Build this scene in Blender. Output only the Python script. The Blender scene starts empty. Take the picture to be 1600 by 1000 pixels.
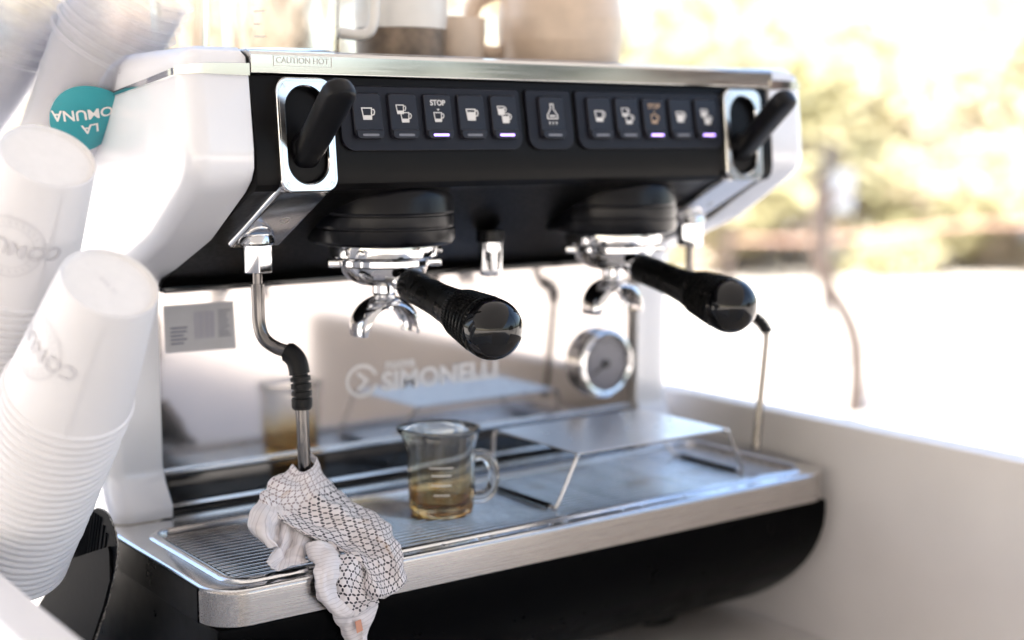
import bpy, bmesh, math, random
from mathutils import Vector, Matrix
random.seed(7)
R = math.radians
sc = bpy.context.scene
COL = sc.collection

# ------------------------------------------------------------------ camera
CAM = Vector((-0.48628, -1.08265, 0.38390))
cam_d = bpy.data.cameras.new('camera')
cam = bpy.data.objects.new('camera', cam_d)
COL.objects.link(cam)
right = Vector((0.80884, -0.58802, 0.0)); up = Vector((0.07558, 0.10397, 0.99170)); fwd = Vector((0.58314, 0.80213, -0.12854))
cam.matrix_world = Matrix(((right.x, up.x, -fwd.x, CAM.x), (right.y, up.y, -fwd.y, CAM.y), (right.z, up.z, -fwd.z, CAM.z), (0, 0, 0, 1)))
cam_d.lens = 50.0; cam_d.sensor_width = 36.0; cam_d.sensor_fit = 'HORIZONTAL'
cam_d.clip_start = 0.05; cam_d.clip_end = 900
cam_d.dof.use_dof = True
cam_d.dof.focus_distance = 1.26
cam_d.dof.aperture_fstop = 2.1
sc.camera = cam

# ------------------------------------------------------------------ sky, sun, exposure
SUN_EL, SUN_AZ = 48.0, -112.0          # azimuth measured from +y towards +x
sdir = Vector((math.sin(R(SUN_AZ)) * math.cos(R(SUN_EL)), math.cos(R(SUN_AZ)) * math.cos(R(SUN_EL)), math.sin(R(SUN_EL))))
world = bpy.data.worlds.new('World'); sc.world = world; world.use_nodes = True
wn = world.node_tree.nodes; wl = world.node_tree.links
bg = wn['Background']
sky = wn.new('ShaderNodeTexSky'); sky.sky_type = 'NISHITA'; sky.sun_disc = False
sky.sun_elevation = R(SUN_EL); sky.sun_rotation = R(SUN_AZ)
sky.dust_density = 3.0; sky.air_density = 1.0; sky.ozone_density = 0.3
wl.new(sky.outputs[0], bg.inputs[0]); bg.inputs[1].default_value = 0.13
sun_d = bpy.data.lights.new('sun', 'SUN'); sun_d.energy = 5.0; sun_d.angle = R(0.53); sun_d.color = (1.0, 0.955, 0.89)
sun = bpy.data.objects.new('sun', sun_d); COL.objects.link(sun)
sun.rotation_euler = sdir.to_track_quat('Z', 'Y').to_euler()
sun.location = (0, 0, 6)
sc.view_settings.view_transform = 'Standard'; sc.view_settings.look = 'None'
sc.view_settings.exposure = 2.2; sc.view_settings.gamma = 1.0; sc.view_settings.use_curve_mapping = False
sc.render.engine = 'CYCLES'
cy = sc.cycles
cy.use_denoising = True
cy.max_bounces = 16; cy.diffuse_bounces = 4; cy.glossy_bounces = 6; cy.transmission_bounces = 14; cy.transparent_max_bounces = 40
cy.caustics_refractive = True; cy.caustics_reflective = False; cy.blur_glossy = 0.5
cy.sample_clamp_indirect = 6.0

# ------------------------------------------------------------------ materials
MATS = {}
def newmat(name):
    m = bpy.data.materials.new(name); m.use_nodes = True; MATS[name] = m
    return m, m.node_tree.nodes, m.node_tree.links, m.node_tree.nodes['Principled BSDF']
def noise(n, l, scale, detail=3, stretch=None, rough=0.5, coord='Object'):
    tc = n.new('ShaderNodeTexCoord'); mp = n.new('ShaderNodeMapping')
    if stretch: mp.inputs['Scale'].default_value = stretch
    tx = n.new('ShaderNodeTexNoise'); tx.inputs['Scale'].default_value = scale; tx.inputs['Detail'].default_value = detail
    tx.inputs['Roughness'].default_value = rough
    l.new(tc.outputs[coord], mp.inputs[0]); l.new(mp.outputs[0], tx.inputs['Vector'])
    return tx.outputs['Fac']
def ramp(n, l, src, stops):
    r = n.new('ShaderNodeValToRGB')
    while len(r.color_ramp.elements) < len(stops): r.color_ramp.elements.new(0.5)
    for e, (p, c) in zip(r.color_ramp.elements, stops):
        e.position = p; e.color = (c, c, c, 1) if isinstance(c, (int, float)) else (*c, 1)
    l.new(src, r.inputs[0]); return r.outputs[0]
def bump(n, l, b, src, strength, dist=0.001):
    bp = n.new('ShaderNodeBump'); bp.inputs['Strength'].default_value = strength; bp.inputs['Distance'].default_value = dist
    l.new(src, bp.inputs['Height']); l.new(bp.outputs[0], b.inputs['Normal'])
def simple(name, col, rough, metal=0.0, spec=0.5, nscale=None, rvar=0.0, cvar=0.0, stretch=None, bmp=0.0, coat=0.0, bdist=0.0005, **kw):
    m, n, l, b = newmat(name)
    b.inputs['Base Color'].default_value = (*col, 1); b.inputs['Roughness'].default_value = rough
    b.inputs['Metallic'].default_value = metal; b.inputs['Specular IOR Level'].default_value = spec
    b.inputs['Coat Weight'].default_value = coat; b.inputs['Coat Roughness'].default_value = 0.06
    for k, v in kw.items(): b.inputs[k.replace('_', ' ')].default_value = v
    if nscale:
        f = noise(n, l, nscale, 4, stretch)
        if rvar: l.new(ramp(n, l, f, [(0.3, max(0.0, rough - rvar)), (0.7, min(1, rough + rvar))]), b.inputs['Roughness'])
        if cvar: l.new(ramp(n, l, f, [(0.3, tuple(c * (1 - cvar) for c in col)), (0.7, tuple(min(1, c * (1 + cvar)) for c in col))]), b.inputs['Base Color'])
        if bmp: bump(n, l, b, f, bmp, bdist)
    return m
M = MATS
simple('chrome', (0.68, 0.68, 0.69), 0.06, 1.0, nscale=60, rvar=0.03)
simple('plate_chrome', (0.72, 0.71, 0.70), 0.14, 1.0, nscale=80, rvar=0.04)
simple('brushed_steel', (0.60, 0.575, 0.56), 0.30, 1.0, nscale=30, rvar=0.08, cvar=0.05, stretch=(0.6, 40, 40), bmp=0.06)
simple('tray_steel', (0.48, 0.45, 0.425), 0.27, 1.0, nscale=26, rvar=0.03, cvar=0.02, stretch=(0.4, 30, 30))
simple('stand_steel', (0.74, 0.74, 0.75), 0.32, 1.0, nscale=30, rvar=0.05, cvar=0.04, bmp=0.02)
simple('tray_top', (0.80, 0.80, 0.80), 0.17, 1.0, nscale=26, rvar=0.04, cvar=0.03, stretch=(0.4, 30, 30), bmp=0.02)  # tray steel again, paler: the light on the top is put into the colour
simple('slat_steel', (0.78, 0.77, 0.76), 0.20, 1.0, nscale=40, rvar=0.08, cvar=0.12)
simple('mirror_steel', (0.47, 0.44, 0.43), 0.085, 1.0, nscale=5, rvar=0.025, cvar=0.04)
simple('bar_steel', (0.66, 0.65, 0.63), 0.12, 1.0, nscale=30, rvar=0.04, stretch=(0.5, 30, 30))
simple('wand_steel', (0.17, 0.16, 0.155), 0.18, 1.0, nscale=90, rvar=0.05, cvar=0.05)
simple('white_enamel', (0.74, 0.74, 0.77), 0.22, 0, nscale=25, rvar=0.04, coat=0.6)
simple('black_panel', (0.0045, 0.004, 0.004), 0.34, 0, spec=0.10, nscale=220, rvar=0.06, bmp=0.05)
simple('black_gloss', (0.006, 0.006, 0.007), 0.08, 0, nscale=30, rvar=0.03)
simple('black_base', (0.0015, 0.0015, 0.0018), 0.34, 0, nscale=40, rvar=0.08, spec=0.03)
simple('group_black', (0.003, 0.003, 0.0045), 0.27, 0, spec=0.22)
simple('pad_black', (0.007, 0.0072, 0.012), 0.42, 0, spec=0.2, nscale=150, rvar=0.05)
simple('button_black', (0.009, 0.0092, 0.015), 0.36, 0, spec=0.28, nscale=150, rvar=0.06)
simple('lever_black', (0.003, 0.003, 0.004), 0.38, 0, spec=0.2, nscale=120, rvar=0.07, bmp=0.04)
simple('handle_black', (0.0025, 0.0025, 0.0025), 0.30, 0, spec=0.15, nscale=90, rvar=0.08)
simple('ball_gloss', (0.002, 0.002, 0.0025), 0.05, 0, spec=0.4, coat=0.0, nscale=40, rvar=0.02)
simple('rubber', (0.0045, 0.0045, 0.005), 0.45, 0, spec=0.2, nscale=300, rvar=0.1, bmp=0.15)
_m = M['slat_steel']; _n, _l = _m.node_tree.nodes, _m.node_tree.links; _b = _n['Principled BSDF']
_tc = _n.new('ShaderNodeNewGeometry'); _tx = _n.new('ShaderNodeTexNoise'); _tx.inputs['Scale'].default_value = 16; _tx.inputs['Detail'].default_value = 5
_l.new(_tc.outputs['Position'], _tx.inputs['Vector'])
_mk = ramp(_n, _l, _tx.outputs['Fac'], [(0.58, 0.0), (0.75, 0.6)])
_mx = _n.new('ShaderNodeMix'); _mx.data_type = 'RGBA'; _l.new(_mk, _mx.inputs[0])
_src = _b.inputs['Base Color'].links[0].from_socket; _l.new(_src, _mx.inputs[6]); _mx.inputs[7].default_value = (0.40, 0.29, 0.17, 1)
_l.new(_mx.outputs[2], _b.inputs['Base Color'])
simple('recess_dark', (0.012, 0.011, 0.010), 0.5, 0.0, spec=0.2, nscale=30, rvar=0.1)
simple('icon_print', (0.62, 0.60, 0.58), 0.5)
simple('icon_amber', (0.40, 0.27, 0.17), 0.5)
simple('led_off', (0.16, 0.16, 0.18), 0.4)
simple('etch_grey', (0.50, 0.47, 0.42), 0.4, 0.8)
simple('letter_white', (0.80, 0.78, 0.75), 0.4)
simple('letter_steel', (0.50, 0.475, 0.46), 0.40, 1.0)
simple('letter_black', (0.015, 0.015, 0.017), 0.5)
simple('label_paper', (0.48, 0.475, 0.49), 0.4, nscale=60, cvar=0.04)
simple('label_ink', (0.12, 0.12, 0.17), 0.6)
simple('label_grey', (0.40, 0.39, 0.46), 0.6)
simple('dial_face', (0.20, 0.195, 0.225), 0.35, nscale=20, cvar=0.05)
simple('paper', (0.73, 0.722, 0.74), 0.62, nscale=18, cvar=0.012, bmp=0.06, bdist=0.0004)
simple('paper_base', (0.76, 0.75, 0.755), 0.66, nscale=120, cvar=0.02, bmp=0.10, bdist=0.0003)
simple('print_grey', (0.60, 0.59, 0.615), 0.6)
simple('teal', (0.03, 0.29, 0.33), 0.45, nscale=10, cvar=0.06)
simple('cardboard_black', (0.004, 0.004, 0.0045), 0.62, spec=0.08, nscale=120, cvar=0.3, bmp=0.12)
simple('cardboard_edge', (0.30, 0.28, 0.25), 0.8, nscale=400, cvar=0.7)
simple('counter_white', (0.79, 0.755, 0.74), 0.42, nscale=9, cvar=0.03, rvar=0.06, bmp=0.03)
simple('counter_floor', (0.62, 0.59, 0.57), 0.4, nscale=9, cvar=0.04, rvar=0.06)
simple('ceramic_beige', (0.62, 0.49, 0.38), 0.35, nscale=40, cvar=0.08)
simple('ceramic_white', (0.74, 0.72, 0.69), 0.25, nscale=40, cvar=0.03)
simple('ceramic_brown', (0.16, 0.115, 0.08), 0.45, nscale=50, cvar=0.5)
simple('ground_sand', (0.55, 0.51, 0.465), 0.9, nscale=0.6, cvar=0.14)
simple('bark', (0.045, 0.032, 0.026), 0.85, nscale=9, cvar=0.3, stretch=(1, 1, 0.25), bmp=0.4, bdist=0.02)
simple('pole_paint', (0.035, 0.032, 0.033), 0.5)
simple('sign_white', (0.16, 0.175, 0.20), 0.5)
simple('rope', (0.40, 0.26, 0.20), 0.8, nscale=60, cvar=0.2)
simple('tag_orange', (0.62, 0.30, 0.20), 0.7)
simple('rock', (0.60, 0.55, 0.50), 0.85, nscale=3, cvar=0.15)
def emis(name, col, e):
    m, n, l, b = newmat(name)
    b.inputs['Base Color'].default_value = (*col, 1); b.inputs['Emission Color'].default_value = (*col, 1); b.inputs['Emission Strength'].default_value = e
emis('led_on', (0.45, 0.30, 1.0), 0.8)
def glassmat(name, col, rough, ior=1.46):
    m, n, l, b = newmat(name)
    b.inputs['Base Color'].default_value = (*col, 1); b.inputs['Roughness'].default_value = rough
    b.inputs['Transmission Weight'].default_value = 1.0; b.inputs['IOR'].default_value = ior
    return m, n, l, b
glassmat('glass', (0.97, 0.98, 0.98), 0.0)
glassmat('coffee', (0.26, 0.09, 0.02), 0.02, 1.33)
m, n, l, b = newmat('clear_plastic')        # thin film: mostly see-through, a gloss that grows towards the edges, a little milky
tp = n.new('ShaderNodeBsdfTransparent'); tp.inputs[0].default_value = (0.975, 0.975, 0.98, 1)
b.inputs['Base Color'].default_value = (0.86, 0.86, 0.88, 1); b.inputs['Roughness'].default_value = 0.12
lw = n.new('ShaderNodeLayerWeight'); lw.inputs['Blend'].default_value = 0.28
mr = n.new('ShaderNodeMapRange'); mr.inputs['To Min'].default_value = 0.03; mr.inputs['To Max'].default_value = 0.58
mx = n.new('ShaderNodeMixShader'); l.new(lw.outputs['Facing'], mr.inputs['Value']); l.new(mr.outputs[0], mx.inputs[0])
l.new(tp.outputs[0], mx.inputs[1]); l.new(b.outputs[0], mx.inputs[2]); l.new(mx.outputs[0], n['Material Output'].inputs[0])
m, n, l, b = glassmat('shot_glass', (0.97, 0.96, 0.93), 0.0)
# dried espresso film: streaks low on the inside of the glass
tc = n.new('ShaderNodeTexCoord'); sp = n.new('ShaderNodeSeparateXYZ'); l.new(tc.outputs['Object'], sp.inputs[0])
mr = n.new('ShaderNodeMapRange'); mr.inputs['From Min'].default_value = 0.062; mr.inputs['From Max'].default_value = 0.006
l.new(sp.outputs['Z'], mr.inputs['Value'])
nf = noise(n, l, 70, 4, (1, 1, 0.25))
mu = n.new('ShaderNodeMath'); mu.operation = 'MULTIPLY'; l.new(mr.outputs[0], mu.inputs[0]); l.new(nf, mu.inputs[1])
l.new(ramp(n, l, mu.outputs[0], [(0.12, (0.985, 0.975, 0.94)), (0.30, (0.95, 0.82, 0.55)), (0.52, (0.70, 0.38, 0.10))]), b.inputs['Base Color'])
# leaves: sunlit, partly see-through
def leafmat(name, c1, c2):
    m, n, l, b = newmat(name)
    f = noise(n, l, 1.3, 3)
    out = ramp(n, l, f, [(0.3, c1), (0.7, c2)])
    l.new(out, b.inputs['Base Color']); b.inputs['Roughness'].default_value = 0.6
    tr = n.new('ShaderNodeBsdfTranslucent'); l.new(out, tr.inputs[0])
    mx = n.new('ShaderNodeMixShader'); mx.inputs[0].default_value = 0.45
    l.new(b.outputs[0], mx.inputs[1]); l.new(tr.outputs[0], mx.inputs[2]); l.new(mx.outputs[0], n['Material Output'].inputs[0])
leafmat('leaf_yellow', (0.50, 0.45, 0.31), (0.72, 0.66, 0.52))
leafmat('leaf_green', (0.34, 0.33, 0.18), (0.60, 0.56, 0.38))
leafmat('leaf_dark', (0.035, 0.045, 0.04), (0.10, 0.12, 0.105))
leafmat('leaf_brown', (0.12, 0.08, 0.065), (0.24, 0.17, 0.145))
leafmat('leaf_dry', (0.36, 0.29, 0.22), (0.60, 0.52, 0.42))
m, n, l, b = newmat('canvas')
b.inputs['Base Color'].default_value = (0.58, 0.56, 0.54, 1); b.inputs['Roughness'].default_value = 0.8
tr = n.new('ShaderNodeBsdfTranslucent'); tr.inputs[0].default_value = (0.58, 0.56, 0.54, 1)
mx = n.new('ShaderNodeMixShader'); mx.inputs[0].default_value = 0.08
l.new(b.outputs[0], mx.inputs[1]); l.new(tr.outputs[0], mx.inputs[2]); l.new(mx.outputs[0], n['Material Output'].inputs[0])

# towel: rings of short dashes (a triangular lattice with a dash across every link), pale at one end and dark at the other
TW_SIZE = (0.150, 0.320); TW_OFF = 1.0
def towel_mat(name, patterned):
    m, n, l, b = newmat(name)
    b.inputs['Roughness'].default_value = 0.85; b.inputs['Sheen Weight'].default_value = 0.3; b.inputs['Specular IOR Level'].default_value = 0.2
    tc = n.new('ShaderNodeTexCoord'); sp = n.new('ShaderNodeSeparateXYZ'); l.new(tc.outputs['UV'], sp.inputs[0])
    def mth(op, a, b_=None, c=None):
        q = n.new('ShaderNodeMath'); q.operation = op
        for i, v in enumerate((a, b_, c)):
            if v is None: continue
            if isinstance(v, (int, float)): q.inputs[i].default_value = v
            else: l.new(v, q.inputs[i])
        return q.outputs[0]
    U_, V_ = sp.outputs['X'], sp.outputs['Y']
    LA = 0.0080; H = LA * math.sqrt(3) / 2
    masks = []
    for k in range(3):
        a = R(60 * k); ca, sa = math.cos(a), math.sin(a)
        p = mth('ADD', mth('MULTIPLY', U_, ca), mth('MULTIPLY', V_, sa)); q = mth('SUBTRACT', mth('MULTIPLY', V_, ca), mth('MULTIPLY', U_, sa))
        row = mth('ROUND', mth('DIVIDE', q, H)); dq = mth('SUBTRACT', q, mth('MULTIPLY', row, H))
        pp = mth('ADD', mth('DIVIDE', p, LA), mth('MULTIPLY', row, 0.5)); dp = mth('MULTIPLY', mth('SUBTRACT', mth('FRACT', mth('ADD', pp, 100.0)), 0.5), LA)
        e = mth('ADD', mth('POWER', mth('ABSOLUTE', mth('DIVIDE', dp, 0.00096)), 2.0), mth('POWER', mth('ABSOLUTE', mth('DIVIDE', dq, 0.00168)), 4.0))
        masks.append(mth('LESS_THAN', e, 1.0))
    mask = mth('MAXIMUM', mth('MAXIMUM', masks[0], masks[1]), masks[2])
    # print weight: worn unevenly
    wear = ramp(n, l, noise(n, l, 260, 3, coord='UV'), [(0.25, 0.8), (0.6, 1.0)])
    mask = mth('MULTIPLY', mask, wear)
    zone = mth('GREATER_THAN', mth('ADD', V_, mth('MULTIPLY', U_, 0.45)), 0.108)
    hem = mth('LESS_THAN', U_, 0.004)
    def mixc(f, a, b_):
        q = n.new('ShaderNodeMix'); q.data_type = 'RGBA'
        for s_, v in ((0, f), (6, a), (7, b_)):
            if isinstance(v, tuple): q.inputs[s_].default_value = (*v, 1)
            elif isinstance(v, (int, float)): q.inputs[s_].default_value = v
            else: l.new(v, q.inputs[s_])
        return q.outputs[2]
    ground = mixc(ramp(n, l, noise(n, l, 22, 4, coord='UV'), [(0.45, 0.0), (0.75, 1.0)]), (0.74, 0.70, 0.71), (0.66, 0.59, 0.57))
    if patterned:
        ink = mixc(zone, (0.30, 0.24, 0.24), (0.014, 0.011, 0.022))
        mask = mth('MULTIPLY', mask, mth('SUBTRACT', 1.0, hem))
        colr = mixc(mask, ground, ink)
        # coffee stain
        st = ramp(n, l, noise(n, l, 30, 3, coord='UV'), [(0.62, 0.0), (0.74, 0.6)])
        colr = mixc(st, colr, (0.40, 0.25, 0.13))
    else:
        stripe = mth('LESS_THAN', mth('FRACT', mth('MULTIPLY', V_, 240.0)), 0.16)
        colr = mixc(mth('MULTIPLY', stripe, 0.30), ground, (0.25, 0.2, 0.2))
    l.new(colr, b.inputs['Base Color'])
    wv = noise(n, l, 900, 2, coord='UV')
    bump(n, l, b, wv, 0.35, 0.0006)
towel_mat('towel_cloth', True); towel_mat('towel_back', False)

# ------------------------------------------------------------------ mesh helpers (all return (verts, faces))
def obj(name, geo, mat, parent=None, smooth=35, uv=None):
    me = bpy.data.meshes.new(name)
    me.from_pydata([tuple(v) for v in geo[0]], [], geo[1])
    me.materials.append(M[mat] if isinstance(mat, str) else mat)
    if smooth:
        me.shade_smooth(); me.set_sharp_from_angle(angle=R(smooth))
    me.update()
    o = bpy.data.objects.new(name, me); COL.objects.link(o)
    if 0 < smooth < 90 and len(geo[0]) < 6000:
        o.modifiers.new('normals', 'WEIGHTED_NORMAL').keep_sharp = True
    if parent is not None:
        o.parent = parent
        base = parent
        if 'base' in parent: o.matrix_parent_inverse = Matrix.Translation(Vector(parent['base'])).inverted()
    return o
def thing(name, label, cat, loc=(0, 0, 0), group=None):
    e = bpy.data.objects.new(name, None); COL.objects.link(e); e.location = loc; e.empty_display_size = 0.02
    e['label'] = label; e['category'] = cat; e['base'] = tuple(loc)
    if group: e['group'] = group
    return e
def tag(o, label, cat, group=None):
    o['label'] = label; o['category'] = cat
    if group: o['group'] = group
    return o
def struct(o): o['kind'] = 'structure'; return o
def join(*gs):
    V, F = [], []
    for v, f in gs:
        k = len(V); V += [Vector(p) for p in v]; F += [tuple(i + k for i in q) for q in f]
    return V, F
def xform(g, mat): return [mat @ Vector(v) for v in g[0]], g[1]
def prism(poly, d0, d1, fr=None):
    """poly: 2d loop (a,b); fr(a,b,d) -> 3d"""
    n = len(poly)
    V = [fr(a, b, d0) for a, b in poly] + [fr(a, b, d1) for a, b in poly]
    F = [tuple(range(n - 1, -1, -1)), tuple(range(n, 2 * n))]
    F += [(i, (i + 1) % n, n + (i + 1) % n, n + i) for i in range(n)]
    return V, F
YZ = lambda a, b, d: Vector((d, a, b))
XY = lambda a, b, d: Vector((a, b, d))
XZ = lambda a, b, d: Vector((a, d, b))
def box(x0, x1, y0, y1, z0, z1): return prism([(x0, y0), (x1, y0), (x1, y1), (x0, y1)], z0, z1, XY)
def fix(g, bev=0, seg=2, pick=None, ang=30):
    """recalculate normals and bevel edges (those with pick(edge) true, or all sharper than ang)"""
    bm = bmesh.new(); vs = [bm.verts.new(v) for v in g[0]]; bm.verts.ensure_lookup_table()
    for f in g[1]:
        try: bm.faces.new([vs[i] for i in f])
        except ValueError: pass
    bmesh.ops.recalc_face_normals(bm, faces=bm.faces)
    if bev:
        es = [e for e in bm.edges if len(e.link_faces) == 2 and (pick(e) if pick else e.calc_face_angle(0) > R(ang))]
        bmesh.ops.bevel(bm, geom=es, offset=bev, segments=seg, profile=0.5, affect='EDGES', clamp_overlap=True)
    bm.verts.index_update()
    out = [v.co.copy() for v in bm.verts], [tuple(v.index for v in f.verts) for f in bm.faces]
    bm.free(); return out
def rrect(x0, x1, y0, y1, r, n=6):
    P = []
    rr = r if isinstance(r, (tuple, list)) else (r, r, r, r)       # bl, br, tr, tl
    for (cx, cy, a0, q) in ((x0 + rr[0], y0 + rr[0], 180, rr[0]), (x1 - rr[1], y0 + rr[1], 270, rr[1]), (x1 - rr[2], y1 - rr[2], 0, rr[2]), (x0 + rr[3], y1 - rr[3], 90, rr[3])):
        for k in range(n + 1):
            a = R(a0 + 90 * k / n); P.append((cx + q * math.cos(a), cy + q * math.sin(a)))
    return P
def lathe(prof, n=48, closed=False):
    """prof [(r,z)] about z; long segments get supporting loops near their ends so that shading stays flat"""
    V, F = [], []
    q = [prof[0]]
    for i in range(1, len(prof) + (1 if closed else 0)):
        a, c = prof[i - 1], prof[i % len(prof)]; L = math.hypot(c[0] - a[0], c[1] - a[1])
        if L > 0.010:
            for t in (0.0012 / L, 1 - 0.0012 / L): q.append((a[0] + (c[0] - a[0]) * t, a[1] + (c[1] - a[1]) * t))
        if i < len(prof): q.append(c)
    prof = q
    for r, z in prof:
        for k in range(n):
            a = 2 * math.pi * k / n; V.append(Vector((r * math.cos(a), r * math.sin(a), z)))
    m = len(prof)
    for i in range(m - 1 + (1 if closed else 0)):
        for k in range(n):
            j = (i + 1) % m
            F.append((i * n + k, i * n + (k + 1) % n, j * n + (k + 1) % n, j * n + k))
    if not closed:
        if prof[0][0] > 1e-5: F.append(tuple(range(n - 1, -1, -1)))
        if prof[-1][0] > 1e-5: F.append(tuple((m - 1) * n + k for k in range(n)))
    return V, F
def olathe(prof, n=48):     # open ends (no caps)
    V, F = lathe(prof, n); 
    return V, [f for f in F if len(f) == 4]
def basis(d, at=(0, 0, 0)):
    d = Vector(d).normalized(); q = d.to_track_quat('Z', 'Y')
    return Matrix.Translation(Vector(at)) @ q.to_matrix().to_4x4()
def spline(pts, k=8):
    pts = [Vector(p) for p in pts]; out = []
    for i in range(len(pts) - 1):
        p0 = pts[max(i - 1, 0)]; p1 = pts[i]; p2 = pts[i + 1]; p3 = pts[min(i + 2, len(pts) - 1)]
        for j in range(k):
            t = j / k
            out.append(0.5 * ((2 * p1) + (p2 - p0) * t + (2 * p0 - 5 * p1 + 4 * p2 - p3) * t * t + (3 * p1 - p0 - 3 * p2 + p3) * t ** 3))
    out.append(pts[-1]); return out
def tube(path, rad, n=16, caps=True):
    path = [Vector(p) for p in path]; V, F = [], []
    m = len(path); prev = None
    for i, p in enumerate(path):
        t = (path[min(i + 1, m - 1)] - path[max(i - 1, 0)]).normalized()
        if prev is None:
            a = t.orthogonal().normalized()
        else:
            a = (prev - t * prev.dot(t)).normalized()
        prev = a; b_ = t.cross(a)
        r = rad[i] if isinstance(rad, (list, tuple)) else rad
        for k in range(n):
            w = 2 * math.pi * k / n; V.append(p + (a * math.cos(w) + b_ * math.sin(w)) * r)
    for i in range(m - 1):
        for k in range(n): F.append((i * n + k, i * n + (k + 1) % n, (i + 1) * n + (k + 1) % n, (i + 1) * n + k))
    if caps: F += [tuple(range(n - 1, -1, -1)), tuple((m - 1) * n + k for k in range(n))]
    return V, F
def sphere(c, r, n=24, m=12):
    return xform(lathe([(r * math.sin(math.pi * i / m) + (1e-6 if i in (0, m) else 0), -r * math.cos(math.pi * i / m)) for i in range(m + 1)], n), Matrix.Translation(Vector(c)))
def stroke(pts, w, fr, closed=False, h=0.0003):
    """ribbon of width w along 2d points, mapped with fr(a,b,d)"""
    P = [Vector((p[0], p[1])) for p in pts]; n = len(P); V, F = [], []
    for i in range(n):
        a = P[(i - 1) % n] if (closed or i) else P[i]; c = P[(i + 1) % n] if (closed or i < n - 1) else P[i]
        d1 = (P[i] - a); d2 = (c - P[i])
        t = ((d1.normalized() if d1.length > 1e-9 else Vector((0, 0))) + (d2.normalized() if d2.length > 1e-9 else Vector((0, 0))))
        t = t.normalized() if t.length > 1e-9 else Vector((1, 0))
        nn = Vector((-t.y, t.x)); s = w / 2
        if d1.length > 1e-9 and d2.length > 1e-9:
            cosh = max(0.5, nn.dot(Vector((-d1.normalized().y, d1.normalized().x)))); s /= cosh
        for sgn in (1, -1):
            q = P[i] + nn * s * sgn; V += [fr(q.x, q.y, 0), fr(q.x, q.y, h)]
    for i in range(n if closed else n - 1):
        j = (i + 1) % n; A, B = i * 4, j * 4
        F += [(A + 1, A + 3, B + 3, B + 1), (A, A + 1, B + 1, B), (A + 2, B + 2, B + 3, A + 3)]
    return V, F
def text2d(s, size, bold=0.0, extrude=0.0, align='CENTER', spacing=1.0):
    c = bpy.data.curves.new('t', 'FONT'); c.body = s; c.size = size; c.align_x = align; c.align_y = 'CENTER'
    c.offset = bold; c.resolution_u = 4; c.space_character = spacing
    o = bpy.data.objects.new('t', c); COL.objects.link(o)
    dg = bpy.context.evaluated_depsgraph_get(); me = o.evaluated_get(dg).to_mesh()
    V = [v.co.copy() for v in me.vertices]; F = [tuple(p.vertices) for p in me.polygons]
    o.evaluated_get(dg).to_mesh_clear(); bpy.data.objects.remove(o); bpy.data.curves.remove(c)
    return V, F
def mapped(g, fr, d): return [fr(v.x, v.y, d) for v in g[0]], g[1]

# ------------------------------------------------------------------ setting: ground, counter
GZ = -1.12
def grid_ground():
    V, F = [], []
    S = [-400, -120, -40, -15, -6, -2, 0, 2, 6, 15, 40, 120, 400]
    for y in S:
        for x in S: V.append((x, y, GZ))
    k = len(S)
    for i in range(k - 1):
        for j in range(k - 1): F.append((i * k + j, i * k + j + 1, (i + 1) * k + j + 1, (i + 1) * k + j))
    return V, F
struct(obj('ground', grid_ground(), 'ground_sand', smooth=0))
FZ = -0.213      # counter floor
struct(obj('counter_floor', fix(box(-0.1795, 0.7795, -0.38, 0.60, FZ - 0.03, FZ), 0.002), 'counter_floor'))
struct(obj('counter_wall_right', fix(box(0.78, 0.815, -0.75, 0.60, GZ + 0.005, 0.05), 0.003, 3), 'counter_white'))
struct(obj('counter_wall_left', fix(box(-0.215, -0.18, -0.75, 0.60, GZ + 0.005, 0.05), 0.003, 3), 'counter_white'))
struct(obj('counter_back', fix(box(-0.1795, 0.7795, 0.601, 0.63, GZ + 0.005, FZ), 0.003, 2), 'counter_white'))

# ------------------------------------------------------------------ espresso machine
X0, X1 = 0.061, 0.697          # black body between the white side panels
XC = 0.379
mach = thing('espresso_machine', 'white, black and chrome two-group espresso machine standing in the counter', 'espresso machine', (XC, 0.2, FZ))
def part(name, geo, mat, parent=mach, smooth=35):
    if parent is not mach and 'base' not in parent:
        pass
    return obj(name, geo, mat, parent, smooth)
# base hull
hull = [(0.004, -0.0335), (0.004, -0.05), (0.006, -0.066), (0.012, -0.083), (0.021, -0.1), (0.034, -0.118), (0.052, -0.136), (0.07, -0.15), (0.09, -0.1635), (0.115, -0.178), (0.145, -0.191), (0.18, -0.196), (0.42, -0.196), (0.42, -0.0335)]
part('base', fix(prism(hull, -0.004, 0.756, YZ), 0.004, 2, ang=50), 'black_base')
for fx in (0.09, 0.66):
    for fy in (0.2, 0.37):
        part('foot', xform(lathe([(0.03, 0), (0.032, 0.003), (0.028, 0.0175)], 24), Matrix.Translation((fx, fy, FZ + 0.0005))), 'rubber')
part('side_skirt', fix(box(-0.0095, -0.0035, 0.034, 0.42, -0.034, -0.0025), 0.001, 2), 'black_base')
part('side_skirt', fix(box(0.7555, 0.7615, 0.034, 0.42, -0.034, -0.0025), 0.001, 2), 'black_base')
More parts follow.
